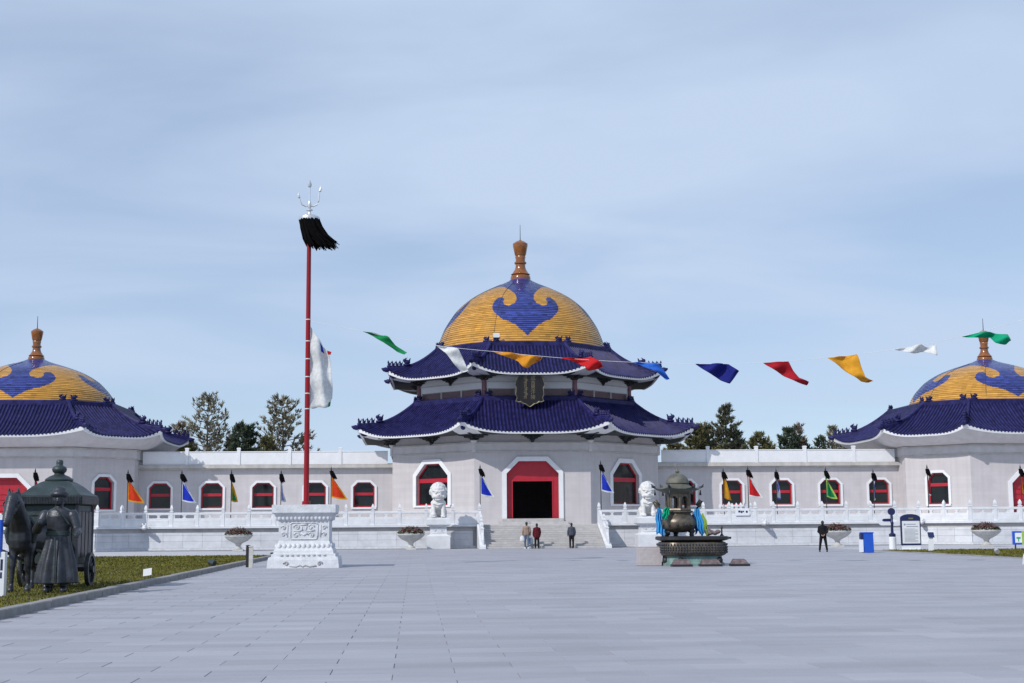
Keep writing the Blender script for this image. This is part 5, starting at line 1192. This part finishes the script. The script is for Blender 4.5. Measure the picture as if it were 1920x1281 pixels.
# ================================================================== PEOPLE
def person(x, y, h, face, coat, trousers, label, shoe='black_hair', stride=.0, bag=None, skirt=.0, armsback=False, apart=0.0):
    k = h/1.75; root = thing('person', (x, y, 0), label, 'person', 'people on the plaza')
    c, s = math.cos(face), math.sin(face)
    def W(px, py, pz): return (x+k*(px*c-py*s), y+k*(px*s+py*c), k*pz)   # local -y is the facing direction
    def cp(m, a, b, r0, r1, n=10): m.caps(W(*a), W(*b), r0*k, r1*k, n)
    legs = []
    for sd in (-1, 1):
        f = stride*sd; legs.append(((sd*.09,0,.90),(sd*(.10+apart*.5),-f*.5-.02,.50),(sd*(.10+apart),-f+.02*(f<0),.09)))
    if armsback: arms = [((-.19,0,1.40),(-.25,.08,1.14),(-.10,.17,.98)),((.19,0,1.40),(.25,.08,1.14),(.08,.18,.96))]
    else: arms = [((-.19,0,1.40),(-.25,.03,1.14),(-.24,-.10,.90)),((.19,0,1.40),(.25,.04,1.14),(.25,-.04,.88))]
    m = M()                                                          # the body, one skin
    cp(m,(0,0,.95),(0,0,1.2),.13,.14); cp(m,(0,0,1.2),(0,0,1.38),.14,.13); cp(m,(-.13,0,1.40),(.13,0,1.40),.07,.07); cp(m,(0,0,1.42),(0,-.01,1.55),.055,.052)
    m.ball(W(0,-.01,1.635), .078*k,.095*k,.115*k); cp(m,(0,-.095,1.635),(0,-.115,1.615),.012,.016,6); cp(m,(-.025,-.095,1.575),(.025,-.095,1.575),.01,.01,6)
    for sd in (-1,1): m.ball(W(sd*.078,0,1.63), .012*k,.022*k,.032*k, 6, 5); m.ball(W(sd*.03,-.092,1.66), .012*k,.008*k,.008*k, 6, 5)
    for a, b, d in legs: cp(m,a,b,.085,.055); cp(m,b,d,.055,.038); cp(m,(d[0],d[1],.05),(d[0],d[1]-.15,.035),.035,.03)
    for a, b, d in arms:
        cp(m,a,b,.05,.042); cp(m,b,d,.042,.03); v = (Vector(d)-Vector(b)).normalized(); e = Vector(d)
        cp(m,tuple(e),tuple(e+v*.07),.034,.032); sdv = Vector((0,1,0)).cross(v).normalized() if abs(v.y) < .9 else Vector((1,0,0))
        perp = v.cross(sdv).normalized()
        for f in range(4): p = e+v*.09+perp*(.026-.017*f); ln = (.05,.06,.055,.04)[f]; cp(m,tuple(p),tuple(p+v*ln+sdv*.012),.009,.008,6)
        p = e+v*.03+perp*.034; cp(m,tuple(p),tuple(p+v*.045+perp*.022),.011,.009,6)
    remesh(m.build('body', 'skin', root), .0125, 1)
    m = M()                                                          # coat
    cp(m,(-.03,0,1.36),(.03,0,1.36),.165,.165,14); cp(m,(-.145,0,1.385),(.145,0,1.385),.085,.085); cp(m,(-.04,0,1.30),(-.05,0,.98-skirt),.15,.155+skirt*.25,14); cp(m,(.04,0,1.30),(.05,0,.98-skirt),.15,.155+skirt*.25,14); cp(m,(0,0,1.44),(0,0,1.49),.075,.07)
    for a, b, d in arms: cp(m,a,b,.075,.066); e = Vector(b).lerp(Vector(d), .92); cp(m,b,tuple(e),.064,.05)
    remesh(m.build('coat', coat, root), .018, 1)
    m = M()
    for a, b, d in legs: cp(m,a,b,.105,.078); cp(m,b,(d[0],d[1],.13),.076,.062)
    cp(m,(-.06,0,.94),(.06,0,.94),.13,.13)
    remesh(m.build('trousers', trousers, root), .018, 1)
    m = M()
    for a, b, d in legs: cp(m,(d[0],d[1]+.03,.055),(d[0],d[1]-.16,.045),.052,.042); m.rings([[W(d[0]+u,d[1]+v,z) for u,v in ((-.045,-.2),(.045,-.2),(.045,.075),(-.045,.075))] for z in (0,.05)])
    remesh(m.build('shoes', shoe, root), .014, 1)
    m = M(); m.ball(W(0,.018,1.665), .09*k,.10*k,.108*k); m.ball(W(0,.05,1.60), .075*k,.06*k,.08*k); remesh(m.build('hair', 'black_hair', root), .014, 1)
    return root
K['k_tan'] = cloth('tan_jacket', (.36,.27,.22)); K['k_maroon'] = cloth('maroon_coat', (.11,.012,.020)); K['k_grey'] = cloth('slate_jacket', (.085,.095,.125)); K['k_black'] = cloth('black_suit', (.012,.012,.016)); K['k_jean'] = cloth('washed_jeans', (.14,.19,.28)); K['k_pale'] = cloth('pale_blue_cloth', (.42,.52,.62)); K['k_dark'] = cloth('dark_trousers', (.015,.014,.02))
person(-1.30, -20.95, 1.76, R(178), 'k_tan', 'k_jean', 'person in a tan jacket and jeans carrying a white bag, climbing the stair foot', 'marble', .12)
person(-.62, -21.05, 1.66, R(184), 'k_maroon', 'k_dark', 'person in a dark red coat beside the one in tan', 'black_hair', .06, skirt=.12)
person(1.72, -20.95, 1.68, R(180), 'k_grey', 'k_dark', 'person in a slate grey jacket standing alone before the stair', 'black_hair', .04)
person(13.25, -40.3, 1.66, R(165), 'k_black', 'k_black', 'man in black standing alone on the plaza near the blue bin', 'black_hair', .08, armsback=True, apart=.10)
bg_ = thing('white_bag', (-1.58, -20.95, .42), 'white carrier bag held by the person in tan', 'bag')
m = M(); m.rings([[(-1.58+w_*math.cos(a),-20.9+.6*w_*math.sin(a),z) for a in [2*math.pi*j/12 for j in range(12)]] for z, w_ in ((.45,.10),(.5,.17),(.66,.18),(.78,.13),(.86,.05))]); m.build('sack', 'c_white', bg_, smooth=True); m = M(); m.tube([(-1.62,-20.9,.84),(-1.57,-20.88,.94),(-1.54,-20.9,.84)], .012, 6); m.build('handle', 'c_white', bg_)
bg2 = thing('pale_tote', (-1.02, -20.85, .2), 'pale blue tote hanging between the two people at the stair foot', 'bag')
m = M(); m.rings([[(-.99+w_*math.cos(a),-20.8+.5*w_*math.sin(a),z) for a in [2*math.pi*j/12 for j in range(12)]] for z, w_ in ((.30,.10),(.34,.14),(.6,.145),(.72,.10))]); m.build('sack', 'k_pale', bg2, smooth=True); m = M(); m.tube([(-1.05,-20.8,.70),(-.99,-20.8,.86),(-.93,-20.8,.70)], .012, 6); m.build('handle', 'k_pale', bg2)

# ================================================================== TREES
K['l_grey'] = leafmat('grey_green_needles', (.22,.205,.145)); K['l_dark'] = leafmat('dark_green_needles', (.065,.09,.058)); K['l_olive'] = leafmat('olive_needles', (.14,.135,.062)); K['l_mid'] = leafmat('mid_green_needles', (.125,.13,.085)); K['l_brown'] = leafmat('rusty_needles', (.19,.145,.115))
def pine(x, y, H, rad, lm, label, seed, dens=1.0, upsweep=.5, start=.35):
    rnd = random.Random(seed); root = thing('pine_tree', (x, y, -.12), label, 'tree', 'pines behind the wings')
    bx_ = [rnd.uniform(-.25,.25) for _ in range(5)]; trunk = [(x+bx_[i]*i*.25, y, -.12+(H-.3)*i/4) for i in range(5)]
    def tp(z): f = max(0,min(3.999,z/(H-.3)*4)); i = int(f); a, b = Vector(trunk[i]), Vector(trunk[i+1]); return a.lerp(b, f-i)
    m = M(); m.tube(trunk, [.24,.19,.14,.08,.02], 8); cr_ = M(); z = H*start
    def tuft(p, d, ln):
        for _ in range(int(14*dens)):
            q = (d+Vector((rnd.gauss(0,.5),rnd.gauss(0,.5),rnd.gauss(.15,.45)))).normalized()*ln*rnd.uniform(.6,1.15); e = q.cross(Vector((rnd.random()-.5,rnd.random()-.5,rnd.random()))).normalized()*.055
            o = p+Vector((rnd.gauss(0,.05),rnd.gauss(0,.05),rnd.gauss(0,.05))); cr_.add([o-e, o+e, o+q+e*.3, o+q-e*.3], [(0,1,2,3)])
    while z < H-.25:
        fz = (z-H*start)/(H*(1-start)); rl = rad*((1-fz)**.62*.92+.10)*(1 if fz > .12 else .75)
        nb_ = rnd.randint(4,6); a0 = rnd.uniform(0,6.28)
        for b in range(nb_):
            a = a0+b*6.28/nb_+rnd.uniform(-.35,.35); l_ = rl*rnd.uniform(.6,1.12); us = upsweep*rnd.uniform(.5,1.3)
            p0 = tp(z); d = Vector((math.cos(a),math.sin(a),.12)); p1 = p0+d*l_*.55+Vector((0,0,us*l_*.12)); p2 = p0+Vector((math.cos(a),math.sin(a),0))*l_+Vector((0,0,us*l_*.75))
            m.tube([p0,p1,p2], [.05,.035,.012], 5)
            nt_ = max(3, int(l_*5.0*dens))
            for t_ in range(nt_):
                t = .28+.72*(t_+rnd.random())/nt_; p = (p0.lerp(p1, t*2) if t < .5 else p1.lerp(p2, t*2-1)); dd = (p2-p1).normalized()
                sd = Vector((-math.sin(a),math.cos(a),0))*rnd.gauss(0,.22*l_*(.35+.3*(1-t)+.2)); up_ = Vector((0,0,rnd.uniform(-.05,.28)))
                tuft(p+sd+up_, (dd+sd*.7+Vector((0,0,.45))).normalized(), .40)
                if rnd.random() < .5: m.tube([p, p+sd+up_], [.018,.008], 4)
        z += rnd.uniform(.36,.56)*(1.0 if dens >= 1 else 1.25)
    for _ in range(6): tuft(Vector(trunk[-1])+Vector((rnd.gauss(0,.08),rnd.gauss(0,.08),rnd.uniform(-.5,.1))), Vector((0,0,1)), .45)
    m.build('trunk', 'bark', root); cr_.build('crown', lm, root)
for q, a in enumerate([(-29.2,25,14.4,4.3,'l_grey','tall sparse grey green pine behind the left wing, nearer the left hall',.62,.75),
 (-21.9,25,14.4,3.8,'l_grey','tall grey green pine just left of the red pole',.72,.65), (-25.3,23,11.7,2.7,'l_dark','dark rounded pine between the two tall grey pines',1.2,.6),
 (-32.0,27,12.2,2.4,'l_brown','brownish pine half hidden by the left hall eave tip',.8,.5), (-30.6,22,10.0,2.2,'l_olive','low olive pine just above the parapet by the left hall',1.1,.4), (-22.9,22,10.2,1.9,'l_olive','low olive pine under the tall pine by the red pole',1.1,.5),
 (22.3,25,13.3,2.7,'l_mid','tallest pine behind the right wing',1.0,.6), (19.2,24,11.5,2.9,'l_olive','broad olive pine beside the right tip of the central roof',1.25,.5), (20.7,26,11.8,1.9,'l_mid','pine squeezed between the broad olive pine and the tallest one',1.1,.6), (24.1,27,11.2,1.6,'l_dark','short dark pine just right of the tallest pine',.9,.6),
 (25.9,25,10.8,2.3,'l_olive','low olive pine in the middle of the right wing parapet',1.2,.5), (29.0,25,11.3,2.3,'l_dark','dark green pine left of the rusty narrow pine',1.15,.6), (30.3,27,11.8,1.7,'l_brown','narrow rusty pine behind the right wing',.7,.5), (32.1,25,10.5,1.4,'l_dark','small dark spire shaped pine behind the right wing',.9,.3), (33.7,26,11.3,1.9,'l_grey','narrow grey pine by the right hall eave tip',.8,.5), (35.4,27,10.6,1.9,'l_olive','low olive pine half hidden by the right hall eave',1.1,.5), (27.6,28,9.9,2.0,'l_olive','very low olive pine right of the middle of the right wing',1.0,.5), (31.4,29,10.1,2.1,'l_mid','very low pine between the rusty and the spire shaped pine',1.0,.5), (17.2,26,10.2,1.8,'l_olive','low olive pine almost hidden under the central roof tip',1.1,.5), (-27.3,27,10.4,2.0,'l_mid','low pine filling the gap between the left grey pine and the dark one',.9,.5), (24.7,29,10.1,2.0,'l_mid','very low pine just left of the middle of the right wing',1.0,.5)]):
    pine(*a[:6], 100+q, a[6], a[7])
